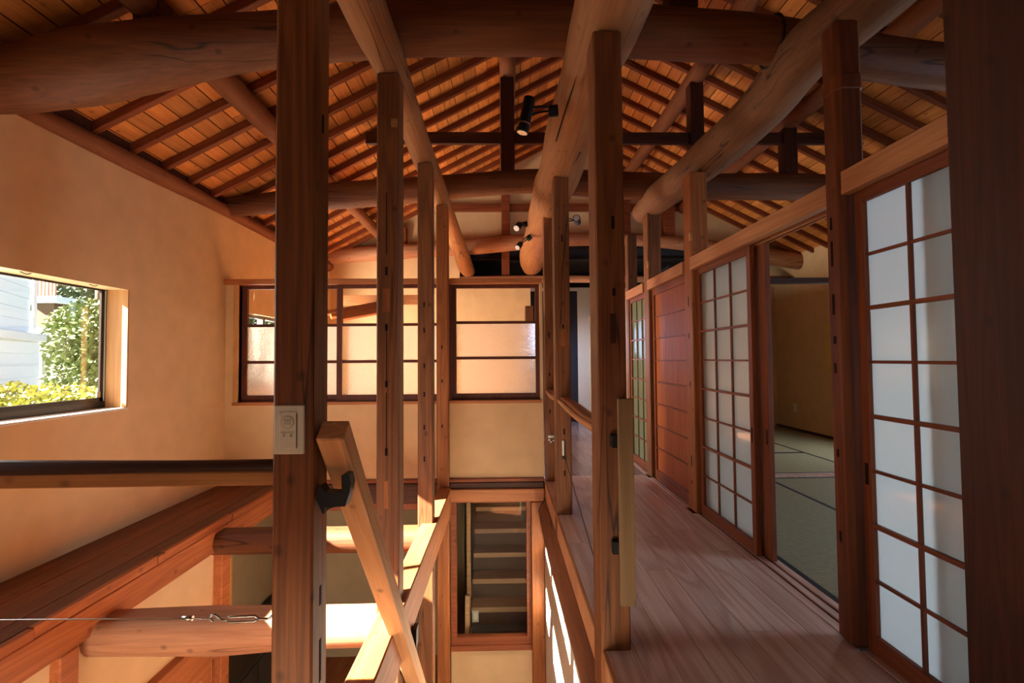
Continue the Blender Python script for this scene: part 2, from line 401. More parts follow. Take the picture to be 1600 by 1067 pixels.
wall_mesh('wall_corridor_head', 'Y', 8.25, 0.1, (0.42, 1.29), (2.24, 2.3), [], 'plaster_white')
wall_mesh('wall_corridor_right', 'X', 1.48, 0.08, (5.33, 8.25), (0.0, 1.80), [], 'plaster')
wall_mesh('wall_corridor_side', 'X', 0.32, 0.1, (7.22, 8.35), (0.0, 2.16), [(7.4, 8.0, 0.9, 1.8)], 'plaster_white')
box('door_1', (0.42, 1.29), (8.25, 8.30), (0, 2.24), 'alcove')['kind'] = 'structure'
# gable infill above the far tie log
bm = bmesh.new()
q = [(-2.5, 2.58), (-1.2, 2.66), (0.2, 2.77), (1.0, 2.82), (2.0, 2.81), (3.0, 2.70), (4.4, 2.47), (4.4, roof_z(4.4) + 0.08), (XRG, roof_z(XRG) + 0.08), (-2.5, roof_z(-2.5) + 0.08)]
fa = [bm.verts.new((x, 7.05, z)) for x, z in q]; fb = [bm.verts.new((x, 7.11, z)) for x, z in q]
bm.faces.new(fa); bm.faces.new(fb[::-1])
for k in range(len(q)): bm.faces.new((fa[k], fa[(k + 1) % len(q)], fb[(k + 1) % len(q)], fb[k]))
bmesh.ops.triangulate(bm, faces=[f for f in bm.faces if len(f.verts) > 4])
st(link('wall_gable', finish(bm, 'wall_gable'), 'plaster'))
wall_mesh('wall_gable_infill', 'Y', 7.06, 0.05, (XL, -0.62), (2.25, 2.66), [], 'plaster')
# loft behind the open strip under the far tie log, its darkness painted near-black
boxes('wall_loft', [((-0.62, 0.42), (7.23, 8.45), (2.16, 2.19)), ((-0.62, 4.5), (8.40, 8.45), (2.15, 2.8)), ((-0.67, -0.62), (7.13, 8.45), (2.15, 2.8)), ((-0.62, 4.5), (7.2, 8.45), (2.75, 2.8)), ((-0.62, 4.5), (7.24, 8.45), (2.58, 2.6))], 'loft_shade')['kind'] = 'structure'
# outer shell so that no daylight leaks in
boxes('wall_outer', [((XL, 0.37), (7.22, 7.3), (0.0, 2.3)), ((2.7, 4.4), (8.6, 8.7), (0, 2.6)), ((1.4, 4.4), (8.4, 8.7), (2.57, 2.6)), ((2.7, 2.75), (7.7, 8.6), (0, 2.6)), ((-2.6, 4.45), (7.3, 7.36), (2.6, 4.3))], 'alcove')['kind'] = 'structure'

# ------------------------------------------------------------------ floors
def planks(parent, name, xs, segs, z0, z1, mat, gap=0.0016, jitter=True):
    for i, (xa, xb) in enumerate(zip(xs, xs[1:])):
        cuts = segs(i)
        for a, b in zip(cuts, cuts[1:]):
            me = box_mesh(xb - xa - gap, b - a - gap, z1 - z0, 0.001, name)
            link(name, me, mat, parent, ((xa + xb) / 2, (a + b) / 2, z0))
floor = st(boxes('floor', [((0.385, 1.33), (-2.2, 4.52), (-0.12, -0.019)), ((-2.5, 0.385), (-2.2, 0.30), (-0.12, -0.019))], 'roof_deck'))
xs = [0.372 + 0.1197 * i for i in range(9)]
CUTS = [(-2.2, 1.0, 2.9, 4.52), (-2.2, 0.4, 2.15, 4.52), (-2.2, 1.35, 3.3, 4.52), (-2.2, 0.8, 2.52, 4.52), (-2.2, 1.1, 3.0, 4.52), (-2.2, 0.3, 1.95, 3.75, 4.52), (-2.2, 1.3, 3.1, 4.52), (-2.2, 0.7, 2.75, 4.52)]
planks(floor, 'floor_board', xs, lambda i: CUTS[i], -0.018, 0.0, 'floor_board')
xs2 = [-2.5 + 0.1197 * i for i in range(25)]
planks(floor, 'floor_board', xs2, lambda i: (-2.2, 0.30), -0.018, 0.0, 'floor_board')
floor2 = st(boxes('floor_corridor_end', [((0.372, 1.5), (4.52, 8.25), (-0.12, -0.019)), ((XL, 0.372), (4.53, 7.12), (-0.14, -0.01))], 'roof_deck'))
planks(floor2, 'floor_board', [XL + 0.002 + 0.1442 * i for i in range(21)], lambda i: (4.535, 7.115), -0.009, 0.0, 'lintel_y')  # unseen boards, made pale to throw light back into the far room
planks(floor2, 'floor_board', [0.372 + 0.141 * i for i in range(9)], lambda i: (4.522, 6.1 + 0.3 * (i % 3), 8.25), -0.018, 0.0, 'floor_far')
st(boxes('floor_tatami_base', [((1.33, XR), (-2.2, 9.0), (-0.14, -0.03))], 'roof_deck'))
fl_low = st(boxes('floor_lower', [((XL, 0.4), (-2.3, 5.7), (LOW - 0.1, LOW - 0.02)), ((-0.6, 0.5), (4.5, 7.0), (LOW - 0.1, LOW - 0.02))], 'roof_deck'))
planks(fl_low, 'floor_board', [XL + 0.001 + 0.1615 * i for i in range(19)], lambda i: (-2.3, 0.6 + 0.9 * (i % 2), 3.1 + 0.7 * (i % 3), 5.6), LOW - 0.02, LOW, 'beam_y')
# corridor edge: fascia boards and hewn edge beam under it
fas = st(boxes('trim_corridor_edge', [((0.392, 0.43), (-2.2, 4.42), (-0.16, -0.02))], 'roof_deck'))
y = -0.6; i = 0
while y < 4.4:
    b = min(y + 0.24, 4.42)
    link('fascia_board', box_mesh(0.014, b - y - 0.002, 0.158, 0.001, 'fascia_board'), 'fascia', fas, (0.382, (y + b) / 2, -0.16)); y = b
box('nosing', (0.366, 0.384), (-0.6, 4.42), (-0.012, 0.0005), 'lintel_y', fas)
o = tube('edge_beam', [(0.425, -0.8, -0.27, 0.115), (0.42, 0.6, -0.265, 0.118), (0.43, 2.0, -0.27, 0.112), (0.42, 3.2, -0.268, 0.118), (0.42, 4.42, -0.262, 0.112)], 'hewn_y', seg=10, rough=0.03, seed=3)
tag(o, 'rough hewn brown beam running under the edge of the corridor floor', 'beam')

# threshold of the tatami room
thr = empty('door_threshold', (1.40, 3.3, -0.03))
tag(thr, 'grooved pale wooden sliding door track between corridor boards and tatami', 'threshold')
for a, b in ((1.915, 3.40), (3.54, 4.42), (4.56, 5.25), (0.2, 1.81)):
    box('track_base', (1.331, 1.478), (a, b), (-0.029, -0.008), 'shoji_rail', thr, 0.001)
    for xa, xb in ((1.331, 1.372), (1.392, 1.424), (1.444, 1.478)):
        box('track_ridge', (xa, xb), (a, b), (-0.008, 0.002), 'floor_board', thr, 0.001)

# ------------------------------------------------------------------ tatami mats
def mat_(x0, x1, y0, y1, along, label):
    e = empty('tatami_mat', ((x0 + x1) / 2, (y0 + y1) / 2, -0.03)); tag(e, label, 'tatami mat', 'tatami mats')
    h = 0.03
    if along == 'Y':
        box('straw_surface', (x0 + h, x1 - h), (y0, y1), (-0.03, 0.0), 'tatami', e, 0.001)
        for a, b in ((x0, x0 + h), (x1 - h, x1)): box('cloth_border', (a + 0.0008, b - 0.0008), (y0, y1), (-0.03, 0.0008), 'heri', e, 0.001)
    else:
        box('straw_surface', (x0, x1), (y0 + h, y1 - h), (-0.03, 0.0), 'tatami', e, 0.001)
        for a, b in ((y0, y0 + h), (y1 - h, y1)): box('cloth_border', (x0, x1), (a + 0.0008, b - 0.0008), (-0.03, 0.0008), 'heri', e, 0.001)
mat_(1.482, 2.385, 2.463, 4.36, 'Y', 'green tatami mat nearest the doorway, lying along the grooved door track')
mat_(1.482, 2.385, 0.56, 2.459, 'Y', 'tatami mat at the foot of the doorway pillar, mostly behind the near shoji')
mat_(2.389, 4.34, 3.40, 4.36, 'X', 'tatami mat crossing just before the double line between the two rooms')
mat_(2.389, 4.34, 2.44, 3.397, 'X', 'tatami mat further inside the near tatami room')
mat_(1.482, 3.405, 4.515, 5.466, 'X', 'grey-green tatami mat lying crosswise just beyond the double line')
mat_(3.409, 4.34, 4.515, 6.42, 'Y', 'tatami mat along the far plaster wall, nearer half')
mat_(3.409, 4.34, 6.424, 7.59, 'Y', 'tatami mat along the far plaster wall, ending at the dark alcove')
mat_(1.482, 3.405, 5.47, 6.42, 'X', 'second crosswise tatami mat beyond the double line')
mat_(1.482, 3.405, 6.424, 7.375, 'X', 'third crosswise tatami mat, deepest in the far room')
rs = empty('room_divider_track', (2.9, 4.44, -0.03)); tag(rs, 'thin double wooden track between the two tatami rooms', 'threshold')
box('track_base', (1.482, 4.34), (4.362, 4.513), (-0.03, -0.006), 'dark_x', rs, 0.001)
for a in (4.365, 4.415, 4.475): box('track_ridge', (1.482, 4.34), (a, a + 0.034), (-0.006, 0.003), 'floor_board', rs, 0.001)
o = box('room_divider_lintel', (1.475, 4.345), (4.41, 4.50), (1.775, 1.825), 'dark_x'); tag(o, 'grey-brown lintel spanning the gap between the two tatami rooms', 'lintel')
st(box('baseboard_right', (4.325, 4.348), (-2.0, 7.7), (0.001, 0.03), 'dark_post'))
st(box('trim_alcove', (2.9, 4.29), (7.59, 7.60), (1.76, 1.79), 'dark_x'))
o = box('hanging_scroll', (4.335, 4.347), (6.02, 6.42), (0.86, 1.52), 'scroll'); tag(o, 'pale yellow hanging panel on the tatami room wall', 'wall hanging')
sw = empty('wall_outlet', (4.345, 7.15, 0.27)); tag(sw, 'small white outlet plate low on the tatami room wall', 'outlet')
box('plate', (4.338, 4.349), (7.09, 7.16), (0.27, 0.39), 'plastic', sw); box('socket', (4.334, 4.338), (7.105, 7.145), (0.30, 0.36), 'plastic_dim', sw)

# ------------------------------------------------------------------ posts
def mortise(post, x, y, z, dx, dz, mat='hole', face='-Y', depth=0.004):
    if face == '-Y': box('mortise', (x - dx / 2, x + dx / 2), (y - 0.0012, y + depth), (z - dz / 2, z + dz / 2), mat, post, 0.0)
    else: box('mortise', (x - 0.0012 if face == '-X' else x - depth, x + depth if face == '-X' else x + 0.0012), (y - dx / 2, y + dx / 2), (z - dz / 2, z + dz / 2), mat, post, 0.0)
def post(name, x, y, z, mat, label, ch=0.006):
    e = empty(name, ((x[0] + x[1]) / 2, (y[0] + y[1]) / 2, z[0])); tag(e, label, 'post')
    box('shaft', x, y, z, mat, e, ch); return e
pA = post('timber_post', (-0.597, -0.492), (1.27, 1.375), (LOW, 2.49), 'post', 'nearest thick brown post, carrying the white control panel')
for z, dz in ((0.47, 0.05), (0.30, 0.11), (0.12, 0.04), (1.75, 0.05)): mortise(pA, -0.492, 1.325, z, 0.012, dz, face='+X')
pB = post('timber_post', (-0.600, -0.492), (2.31, 2.42), (LOW, 2.49), 'post', 'second post of the left row, split by a long crack with peg holes')
for z, dx, dz, dd in ((1.52, 0.012, 0.04, 0), (1.38, 0.035, 0.11, 1), (1.25, 0.012, 0.03, 0), (0.98, 0.012, 0.03, 0), (0.66, 0.012, 0.035, 0), (0.46, 0.02, 0.13, 1), (1.12, 0.004, 0.3, 0), (0.8, 0.004, 0.28, 0), (1.75, 0.004, 0.3, 0)):
    mortise(pB, -0.552, 2.31, z, dx, dz, 'post_orange' if dd else 'hole')
box('plug', (-0.53, -0.50), (2.306, 2.312), (2.22, 2.26), 'sawn', pB)
pC = post('timber_post', (-0.597, -0.492), (3.41, 3.515), (LOW, 2.50), 'post', 'third post of the left row, lit by the sun near the floor line')
for z in (1.48, 1.30, 1.05, 0.85, 0.62, 0.40): mortise(pC, -0.55, 3.41, z, 0.012, 0.035)
pD = post('timber_post', (-0.590, -0.485), (4.325, 4.43), (LOW, 2.485), 'post_orange', 'farthest post of the left row, standing against the glazed partition')
for z in (1.2, 0.9, 0.5): mortise(pD, -0.54, 4.325, z, 0.012, 0.03)
pE = post('timber_post', (0.362, 0.475), (1.842, 1.985), (LOW, 2.38), 'post', 'tall brown post at the corridor edge with a pale plank screwed on')
for z, dz in ((1.62, 0.05), (1.35, 0.03)): mortise(pE, 0.43, 1.842, z, 0.012, dz)
mortise(pE, 0.424, 1.842, 1.21, 0.022, 0.115, 'dark_post')
pF = post('timber_post', (0.372, 0.482), (3.41, 3.53), (LOW, 2.40), 'post', 'corridor edge post with the upright white bracket and handrail')
for z, dx, dz, dd in ((1.95, 0.012, 0.05, 0), (1.24, 0.03, 0.12, 1), (1.32, 0.012, 0.03, 0), (0.80, 0.012, 0.04, 0), (0.58, 0.012, 0.04, 0), (0.29, 0.012, 0.04, 0)): mortise(pF, 0.43, 3.41, z, dx, dz, 'post_orange' if dd else 'hole')
pG = post('timber_post', (0.378, 0.474), (4.325, 4.43), (-0.01, 2.42), 'post', 'corridor edge post beside the right sash of the partition')
for z, dz in ((1.3, 0.05), (0.95, 0.03), (0.62, 0.04)): mortise(pG, 0.42, 4.325, z, 0.012, dz)

p1 = post('pillar', (1.304, 1.41), (1.812, 1.912), (0.0, 2.42), 'pillar_brown', 'brown pillar right of the open tatami doorway', 0.018)
for z, dz in ((1.62, 0.05), (1.50, 0.10), (1.30, 0.08), (1.16, 0.03), (1.05, 0.04), (0.72, 0.03), (0.4, 0.04)): mortise(p1, 1.304, 1.87, z, 0.012, dz, face='-X')
box('scarf_band', (1.301, 1.413), (1.809, 1.915), (2.12, 2.21), 'pillar_brown', p1, 0.018)
p2 = post('pillar', (1.352, 1.475), (3.40, 3.54), (0.0, 2.43), 'post_orange', 'pillar between the board door and the pale shoji')
for z, dz in ((1.5, 0.07), (1.25, 0.04), (0.9, 0.04), (0.35, 0.08), (0.2, 0.03)): mortise(p2, 1.352, 3.47, z, 0.012, dz, face='-X')
box('plug', (1.345, 1.36), (3.392, 3.43), (1.93, 1.99), 'sawn', p2)
p3 = post('pillar', (1.352, 1.475), (4.42, 4.56), (0.0, 2.44), 'post', 'pillar between the board door and the green frosted door')
box('plug', (1.345, 1.36), (4.412, 4.44), (1.93, 1.99), 'sawn', p3)
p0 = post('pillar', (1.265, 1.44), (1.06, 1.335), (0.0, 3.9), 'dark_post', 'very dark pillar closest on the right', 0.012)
post('pillar', (1.37, 1.475), (5.21, 5.32), (0.0, 2.44), 'post', 'last pillar beyond the green frosted door')
post('lower_post', (-2.02, -1.945), (2.20, 2.30), (LOW, -0.197), 'edge_y', 'short orange post under the plank shelf at the left edge')
post('lower_post', (-2.02, -1.93), (3.40, 3.50), (LOW, -0.197), 'edge_y', 'orange corner post under the plank shelf beside the lower shoji')

# things on the posts
cp = empty('control_panel', (-0.55, 1.269, 0.857)); tag(cp, 'white wall controller with a round dial on the nearest post', 'control panel')
box('plate', (-0.590, -0.513), (1.262, 1.2705), (0.857, 0.982), 'plastic', cp, 0.002)
box('cover', (-0.574, -0.531), (1.2585, 1.2625), (0.872, 0.966), 'plastic', cp, 0.001)
def disc(name, c, axis, r, d, mat, parent=None, seg=24, r2=None):
    bm = bmesh.new(); bmesh.ops.create_cone(bm, cap_ends=True, segments=seg, radius1=r, radius2=r if r2 is None else r2, depth=d)
    q = Vector(axis).to_track_quat('Z', 'Y').to_matrix().to_4x4(); bmesh.ops.transform(bm, matrix=q, verts=bm.verts[:])
    return link(name, finish(bm, name), mat, parent, c)
disc('dial', (-0.5525, 1.2575, 0.940), (0, -1, 0), 0.0165, 0.003, 'plastic_dim', cp)
disc('dial', (-0.5525, 1.2560, 0.940), (0, -1, 0), 0.0135, 0.003, 'plastic', cp)
box('dial_grip', (-0.561, -0.544), (1.2528, 1.2548), (0.933, 0.947), 'plastic_dim', cp, 0.0008)
for x in (-0.569, -0.551):
    box('button', (x, x + 0.015), (1.2578, 1.2590), (0.900, 0.913), 'plastic', cp, 0.0004)
    for k in range(3): box('print_mark', (x + 0.004, x + 0.011), (1.2575, 1.2580), (0.9025 + 0.0032 * k, 0.9037 + 0.0032 * k), 'ink', cp, 0)
box('print_mark', (-0.570, -0.535), (1.2580, 1.2587), (0.9140, 0.9147), 'ink', cp, 0)
box('indicator', (-0.572, -0.570), (1.2580, 1.2587), (0.9620, 0.9640), 'ink', cp, 0)
o = box('print_mark', (-0.5315, -0.5295), (1.2590, 1.2600), (0.873, 0.962), 'ink', cp, 0)

pk = empty('screwed_plank', (0.46, 1.81, 0.19)); tag(pk, 'pale upright plank held off the tall corridor post by black spacers', 'plank')
box('board', (0.428, 0.484), (1.795, 1.815), (0.185, 0.945), 'pale_plank', pk, 0.002)
for z in (0.76, 0.365): box('spacer', (0.405, 0.455), (1.815, 1.843), (z, z + 0.05), 'black', pk, 0.004)
br = empty('white_bracket', (0.41, 3.40, 0.40)); tag(br, 'upright white and black bracket with a wire on the second corridor post', 'bracket')
box('plate', (0.412, 0.434), (3.398, 3.412), (0.39, 0.52), 'black', br, 0.002); box('cover', (0.412, 0.426), (3.390, 3.399), (0.415, 0.52), 'plastic', br, 0.002)
wire('stay_wire', [(0.432, 3.395, 0.40), (0.437, 2.9, 0.26), (0.44, 2.3, 0.10), (0.44, 1.99, 0.02)], 0.0028, 'ink', br)
bo = empty('bolt_cluster', (0.42, 4.32, 0.36)); tag(bo, 'small silver bolt plate on the farthest corridor edge post', 'bolt')
box('plate', (0.40, 0.455), (4.318, 4.326), (0.385, 0.41), 'steel', bo, 0.001)
for x, z in ((0.41, 0.37), (0.43, 0.395), (0.447, 0.365), (0.425, 0.352)): disc('bolt_head', (x, 4.318, z), (0, -1, 0), 0.009, 0.014, 'steel', bo, 6)

# ------------------------------------------------------------------ logs
def T(o, label, c='log beam'): return tag(o, label, c)
T1 = [(-2.62, 2.31, 2.57), (-2.29, 2.329, 2.635), (-2.0, 2.374, 2.69), (-1.56, 2.471, 2.755), (-1.1, 2.55, 2.805), (-0.5, 2.606, 2.85), (0.33, 2.615, 2.863), (0.98, 2.595, 2.818), (1.38, 2.567, 2.79), (2.1, 2.46, 2.67), (3.2, 2.38, 2.58), (4.4, 2.28, 2.48)]
t1 = tube('tie_log', [(x, 2.35, (a + b) / 2, (b - a) / 2) for x, a, b in T1], 'log_red', seg=24, rough=0.028, seed=1)
T(t1, 'nearest thick dark tie log arching across the top of the view')
rg = [(1.36, 2.35 + 0.118 * math.cos(t * math.pi / 6), 2.678 + 0.118 * math.sin(t * math.pi / 6)) for t in range(13)]
wire('wire_tie', rg, 0.006, 'black', t1, sub=2)
T2 = [(-2.62, 2.40, 2.58), (-2.2, 2.43, 2.62), (-1.56, 2.481, 2.707), (-0.89, 2.522, 2.765), (-0.46, 2.575, 2.796), (0.28, 2.622, 2.844), (0.82, 2.591, 2.83), (1.3, 2.57, 2.81), (1.94, 2.554, 2.801), (3.05, 2.54, 2.789), (3.7, 2.42, 2.66), (4.4, 2.28, 2.48)]
T(tube('tie_log', [(x, 4.42, (a + b) / 2, (b - a) / 2) for x, a, b in T2], 'log_red', seg=24, rough=0.026, seed=5), 'middle tie log above the glazed partition')
T3 = [(-2.6, 2.46, 2.67), (-1.8, 2.515, 2.73), (-1.23, 2.551, 2.772), (-0.5, 2.594, 2.816), (0.21, 2.657, 2.88), (1.0, 2.72, 2.91), (2.0, 2.71, 2.90), (3.0, 2.60, 2.80), (3.79, 2.46, 2.69), (4.4, 2.35, 2.58)]
T(tube('tie_log', [(x, 6.95, (a + b) / 2, (b - a) / 2) for x, a, b in T3], 'log_pale', seg=18, rough=0.02, seed=9), 'farthest tie log, below the plastered gable')
L1 = [(-0.57, -2.1, 2.58, 0.10), (-0.575, 0.5, 2.58, 0.095), (-0.570, 1.98, 2.578, 0.092), (-0.557, 2.35, 2.575, 0.085), (-0.562, 2.9, 2.58, 0.085), (-0.572, 3.55, 2.58, 0.084), (-0.565, 4.4, 2.578, 0.088), (-0.572, 5.6, 2.575, 0.092), (-0.56, 6.3, 2.54, 0.105), (-0.525, 6.9, 2.43, 0.112), (-0.49, 7.14, 2.385, 0.09)]
l1 = T(tube('long_log', L1, 'log_tan', seg=22, rough=0.026, seed=13), 'slim tan log resting on the left row of posts, drooping at its far end')
for y, z in ((5.9, 2.51), (6.5, 2.47)): disc('peg_hole', (-0.52, y, z), (0.3, -0.7, -0.6), 0.016, 0.03, 'hole', l1, 8)
L2 = [(0.45, -2.1, 2.54, 0.165), (0.45, 0.8, 2.53, 0.155), (0.449, 1.9, 2.525, 0.148), (0.442, 2.37, 2.525, 0.142), (0.438, 2.95, 2.53, 0.150), (0.455, 3.6, 2.54, 0.156), (0.44, 4.0, 2.53, 0.172), (0.435, 4.3, 2.53, 0.160), (0.43, 5.3, 2.53, 0.168), (0.425, 6.2, 2.51, 0.17), (0.435, 6.9, 2.50, 0.175), (0.44, 7.14, 2.47, 0.150)]
l2 = T(tube('long_log', L2, 'log_tan', seg=26, rough=0.028, seed=17), 'thickest pale tan log running away over the corridor edge posts')
wire('split', [(0.50, 3.0, 2.397), (0.478, 3.3, 2.395), (0.455, 3.55, 2.395)], 0.006, 'hole', l2, 6)
wire('split', [(0.36, 2.1, 2.405), (0.345, 2.5, 2.415), (0.335, 2.9, 2.42)], 0.004, 'hole', l2, 6)
L3 = [(1.53, -2.1, 2.57, 0.15), (1.52, 0.8, 2.565, 0.145), (1.515, 1.9, 2.56, 0.128), (1.475, 2.25, 2.555, 0.13), (1.53, 2.7, 2.555, 0.142), (1.525, 3.3, 2.555, 0.142), (1.50, 3.7, 2.55, 0.135), (1.43, 4.3, 2.545, 0.128), (1.40, 4.72, 2.53, 0.105)]
T(tube('long_log', L3, 'log_grey', seg=18, rough=0.03, seed=21), 'weathered grey-brown log passing over the pillars on the right')
EP = [(-2.53, -2.1, 2.44, 0.06), (-2.50, 1.5, 2.435, 0.058), (-2.505, 2.5, 2.432, 0.05), (-2.49, 3.4, 2.44, 0.058), (-2.50, 4.3, 2.455, 0.055), (-2.50, 5.5, 2.45, 0.055), (-2.50, 7.0, 2.44, 0.07)]
T(tube('eave_purlin', EP, 'log_purlin', seg=14, rough=0.03, seed=25), 'slender wavy log along the top of the left plaster wall', 'purlin')
for i, (x, lab) in enumerate(((-1.714, 'round purlin halfway up the left roof slope'), (0.06, 'round purlin just left of the roof ridge'), (1.82, 'round purlin just right of the roof ridge'), (2.69, 'round purlin halfway down the right roof slope'), (4.48, 'eave log along the top of the tatami room wall'))):
    zc = roof_z(x) - 0.078
    r = 0.078
    T(tube('roof_purlin', [(x + 0.012 * math.sin(k * 1.7 + i), -2.1 + 1.84 * k, zc + 0.006 * math.sin(k * 2.3 + i), r + 0.006 * math.sin(k * 1.1 + i * 2)) for k in range(6)], 'log_purlin', seg=14, rough=0.02, seed=30 + i), lab, 'purlin')
T(tube('ridge_log', [(XRG, -2.1, 4.18, 0.09), (XRG + 0.01, 2.0, 4.175, 0.085), (XRG, 4.5, 4.18, 0.09), (XRG, 7.0, 4.18, 0.085)], 'log_purlin', seg=14, rough=0.02, seed=40), 'ridge log at the very top of the roof', 'purlin')
def strut(x, y, z0, z1, lab, w=0.126, mat='dark_post'):
    o = box('roof_strut', (x - w / 2, x + w / 2), (y - 0.055, y + 0.055), (z0, z1), mat, None, 0.005); tag(o, lab, 'strut')
strut(0.06, 4.42, 2.80, 3.69, 'tall strut standing on the middle tie log left of the thick log')
strut(1.82, 4.42, 2.78, 3.65, 'strut on the middle tie log right of the tall corridor post')
strut(2.69, 4.42, 2.76, 3.22, 'short strut on the middle tie log near the dark pillar')
strut(-1.70, 2.35, 2.70, 2.86, 'stubby block on the nearest tie log under the left purlin')
strut(0.905, 2.35, 2.82, 4.10, 'dark strut rising from the nearest tie log at the top of the view', 0.14)
strut(2.66, 2.35, 2.58, 3.24, 'strut on the nearest tie log, hidden in the dark right corner')
strut(0.06, 6.99, 2.83, 3.75, 'strut against the gable plaster, seen under the middle tie log', 0.12, 'redwood_x')
strut(1.82, 6.99, 2.84, 3.66, 'strut against the gable plaster, right of the tall corridor post', 0.12, 'redwood_x')
strut(2.45, 6.99, 2.74, 3.35, 'rightmost strut against the gable plaster', 0.16, 'redwood_x')
strut(-1.45, 6.99, 2.72, 3.00, 'short block on the farthest tie log near the left eave', 0.15, 'redwood_x')
o = box('roof_tie_board', (-1.24, 3.40), (4.385, 4.425), (3.075, 3.182), 'dark_x', None, 0.003); tag(o, 'long dark horizontal tie board threaded through the struts', 'tie board')
o = box('gable_tie_board', (-0.95, 3.3), (6.985, 7.045), (3.245, 3.35), 'redwood_x', None, 0.003); tag(o, 'reddish horizontal tie board across the gable plaster', 'tie board')
o = box('gable_stud', (-0.002, 0.115), (7.14, 7.19), (2.24, 2.72), 'redwood_x'); tag(o, 'short stud in the dark gap below the farthest tie log', 'stud')
T(tube('wall_plate_log', [(-2.4, 7.13, 2.275, 0.055), (-1.5, 7.13, 2.285, 0.055), (-0.5, 7.13, 2.27, 0.05), (0.5, 7.13, 2.27, 0.055), (1.6, 7.13, 2.26, 0.05), (2.9, 7.13, 2.25, 0.055), (4.3, 7.13, 2.24, 0.06)], 'log_pale', seg=12, rough=0.03, seed=44), 'thin log on top of the back wall under the ends of the long logs')

# ------------------------------------------------------------------ glazed partition
tr = st(box('trim_1', (XL, 0.366), (YF - 0.045, YF + 0.10), (1.785, 1.832), 'trim_x'))
st(box('trim_2', (-2.44, 0.36), (YF - 0.03, YF + 0.10), (0.690, 0.716), 'trim_x'))
st(box('trim_3', (-2.437, -2.395), (YF - 0.02, YF + 0.095), (0.716, 1.785), 'jamb'))
st(box('trim_4', (XL, 0.366), (YF - 0.03, YF + 0.09), (-0.02, 0.012), 'redwood_x'))
def sash(n, x0, x1, yy, rows, kinds, label):
    fw = 0.045
    e = st(boxes('window_%d' % n, [((x0, x0 + fw), (yy, yy + 0.032), (0.717, 1.784)), ((x1 - fw, x1), (yy, yy + 0.032), (0.717, 1.784)),
               ((x0 + fw, x1 - fw), (yy, yy + 0.032), (0.717, 0.775)), ((x0 + fw, x1 - fw), (yy, yy + 0.032), (1.752, 1.784))], 'sash', None, ((x0 + x1) / 2, yy, 0.717)))
    e['label'] = label
    for z in rows: box('muntin', (x0 + fw, x1 - fw), (yy + 0.004, yy + 0.028), (z - 0.013, z + 0.013), 'sash_x', e, 0.002)
    zs = [0.775] + [z for z in rows] + [1.752]
    for (a, b), k in zip(zip(zs, zs[1:]), kinds): box('pane', (x0 + fw - 0.004, x1 - fw + 0.004), (yy + 0.014, yy + 0.018), (a, b), k, e, 0)
sash(2, -2.394, -1.48, YF + 0.045, (1.078, 1.415), ('frosted', 'frosted', 'clear'), 'left sash of the glazed partition')
sash(3, -1.515, -0.47, YF + 0.005, (1.078, 1.415), ('frosted', 'frosted', 'clear'), 'middle sash of the glazed partition behind the left posts')
sash(4, -0.472, 0.352, YF + 0.045, (1.102, 1.432), ('frosted', 'frosted', 'clear'), 'right sash of the glazed partition')
# far room details seen through the clear panes
T(box('far_room_beam', (-2.07, -1.0), (6.2, 6.3), (1.80, 1.92), 'trim_x'), 'short light beam seen through the clear panes', 'beam')
for k in range(3):
    o = box('far_room_rafter', (-0.03, 0.03), (-0.35, 0.35), (0, 0.05), 'edge_y'); o.location = (-1.86 + 0.10 * k, 6.0, 1.70 - 0.03 * k); o.rotation_euler = (math.radians(14), math.radians(-24), math.radians(-62))
    tag(o, ('highest', 'middle', 'lowest')[k] + ' of three small orange rafters behind the clear panes', 'rafter', 'small rafters behind the clear panes')
post('far_room_post', (0.30, 0.41), (6.3, 6.4), (0.0, 1.78), 'post', 'brown post behind the right clear pane')

# ------------------------------------------------------------------ left window
FX0, FX1 = XL - 0.178, XL - 0.140
win = st(boxes('window_1', [((FX0, FX1), (0.96, 3.300), (0.787, 0.835)), ((FX0, FX1), (0.96, 3.300), (1.572, 1.577)), ((FX0, FX1), (3.286, 3.300), (0.835, 1.572)), ((FX0, FX1), (0.96, 1.0), (0.835, 1.572))], 'alu', None, (XL - 0.16, 2.1, 0.787)))
win['label'] = 'dark framed side window in the left plaster wall'
for a, b, x in ((1.95, 3.285, XL - 0.158), (1.0, 1.99, XL - 0.176)):
    sa = boxes('sliding_sash', [((x, x + 0.014), (a, a + 0.03), (0.836, 1.571)), ((x, x + 0.014), (b - 0.032, b), (0.836, 1.571)), ((x, x + 0.014), (a, b), (0.836, 0.860)), ((x, x + 0.014), (a, b), (1.566, 1.571))], 'alu', win, (x, (a + b) / 2, 0.836))
    box('pane', (x + 0.005, x + 0.009), (a + 0.025, b - 0.028), (0.858, 1.567), 'clear', sa, 0)
box('jamb_strip', (XL - 0.148, XL - 0.140), (3.279, 3.287), (0.836, 1.571), 'alu_light', win, 0.001)
box('latch', (XL - 0.148, XL - 0.135), (3.225, 3.250), (0.86, 0.90), 'steel', win, 0.002)
box('reveal_jamb', (XL - 0.139, XL + 0.001), (3.290, 3.303), (0.790, 1.578), 'jamb', win, 0.001)
box('reveal_sill', (XL - 0.139, XL + 0.004), (0.95, 3.303), (0.776, 0.790), 'plaster_white', win, 0.001)
for y in (2.62, 3.05): wire('curtain_clip', [(XL - 0.03, y - 0.03, 1.577), (XL - 0.025, y, 1.568), (XL - 0.03, y + 0.03, 1.577)], 0.003, 'ink', win)
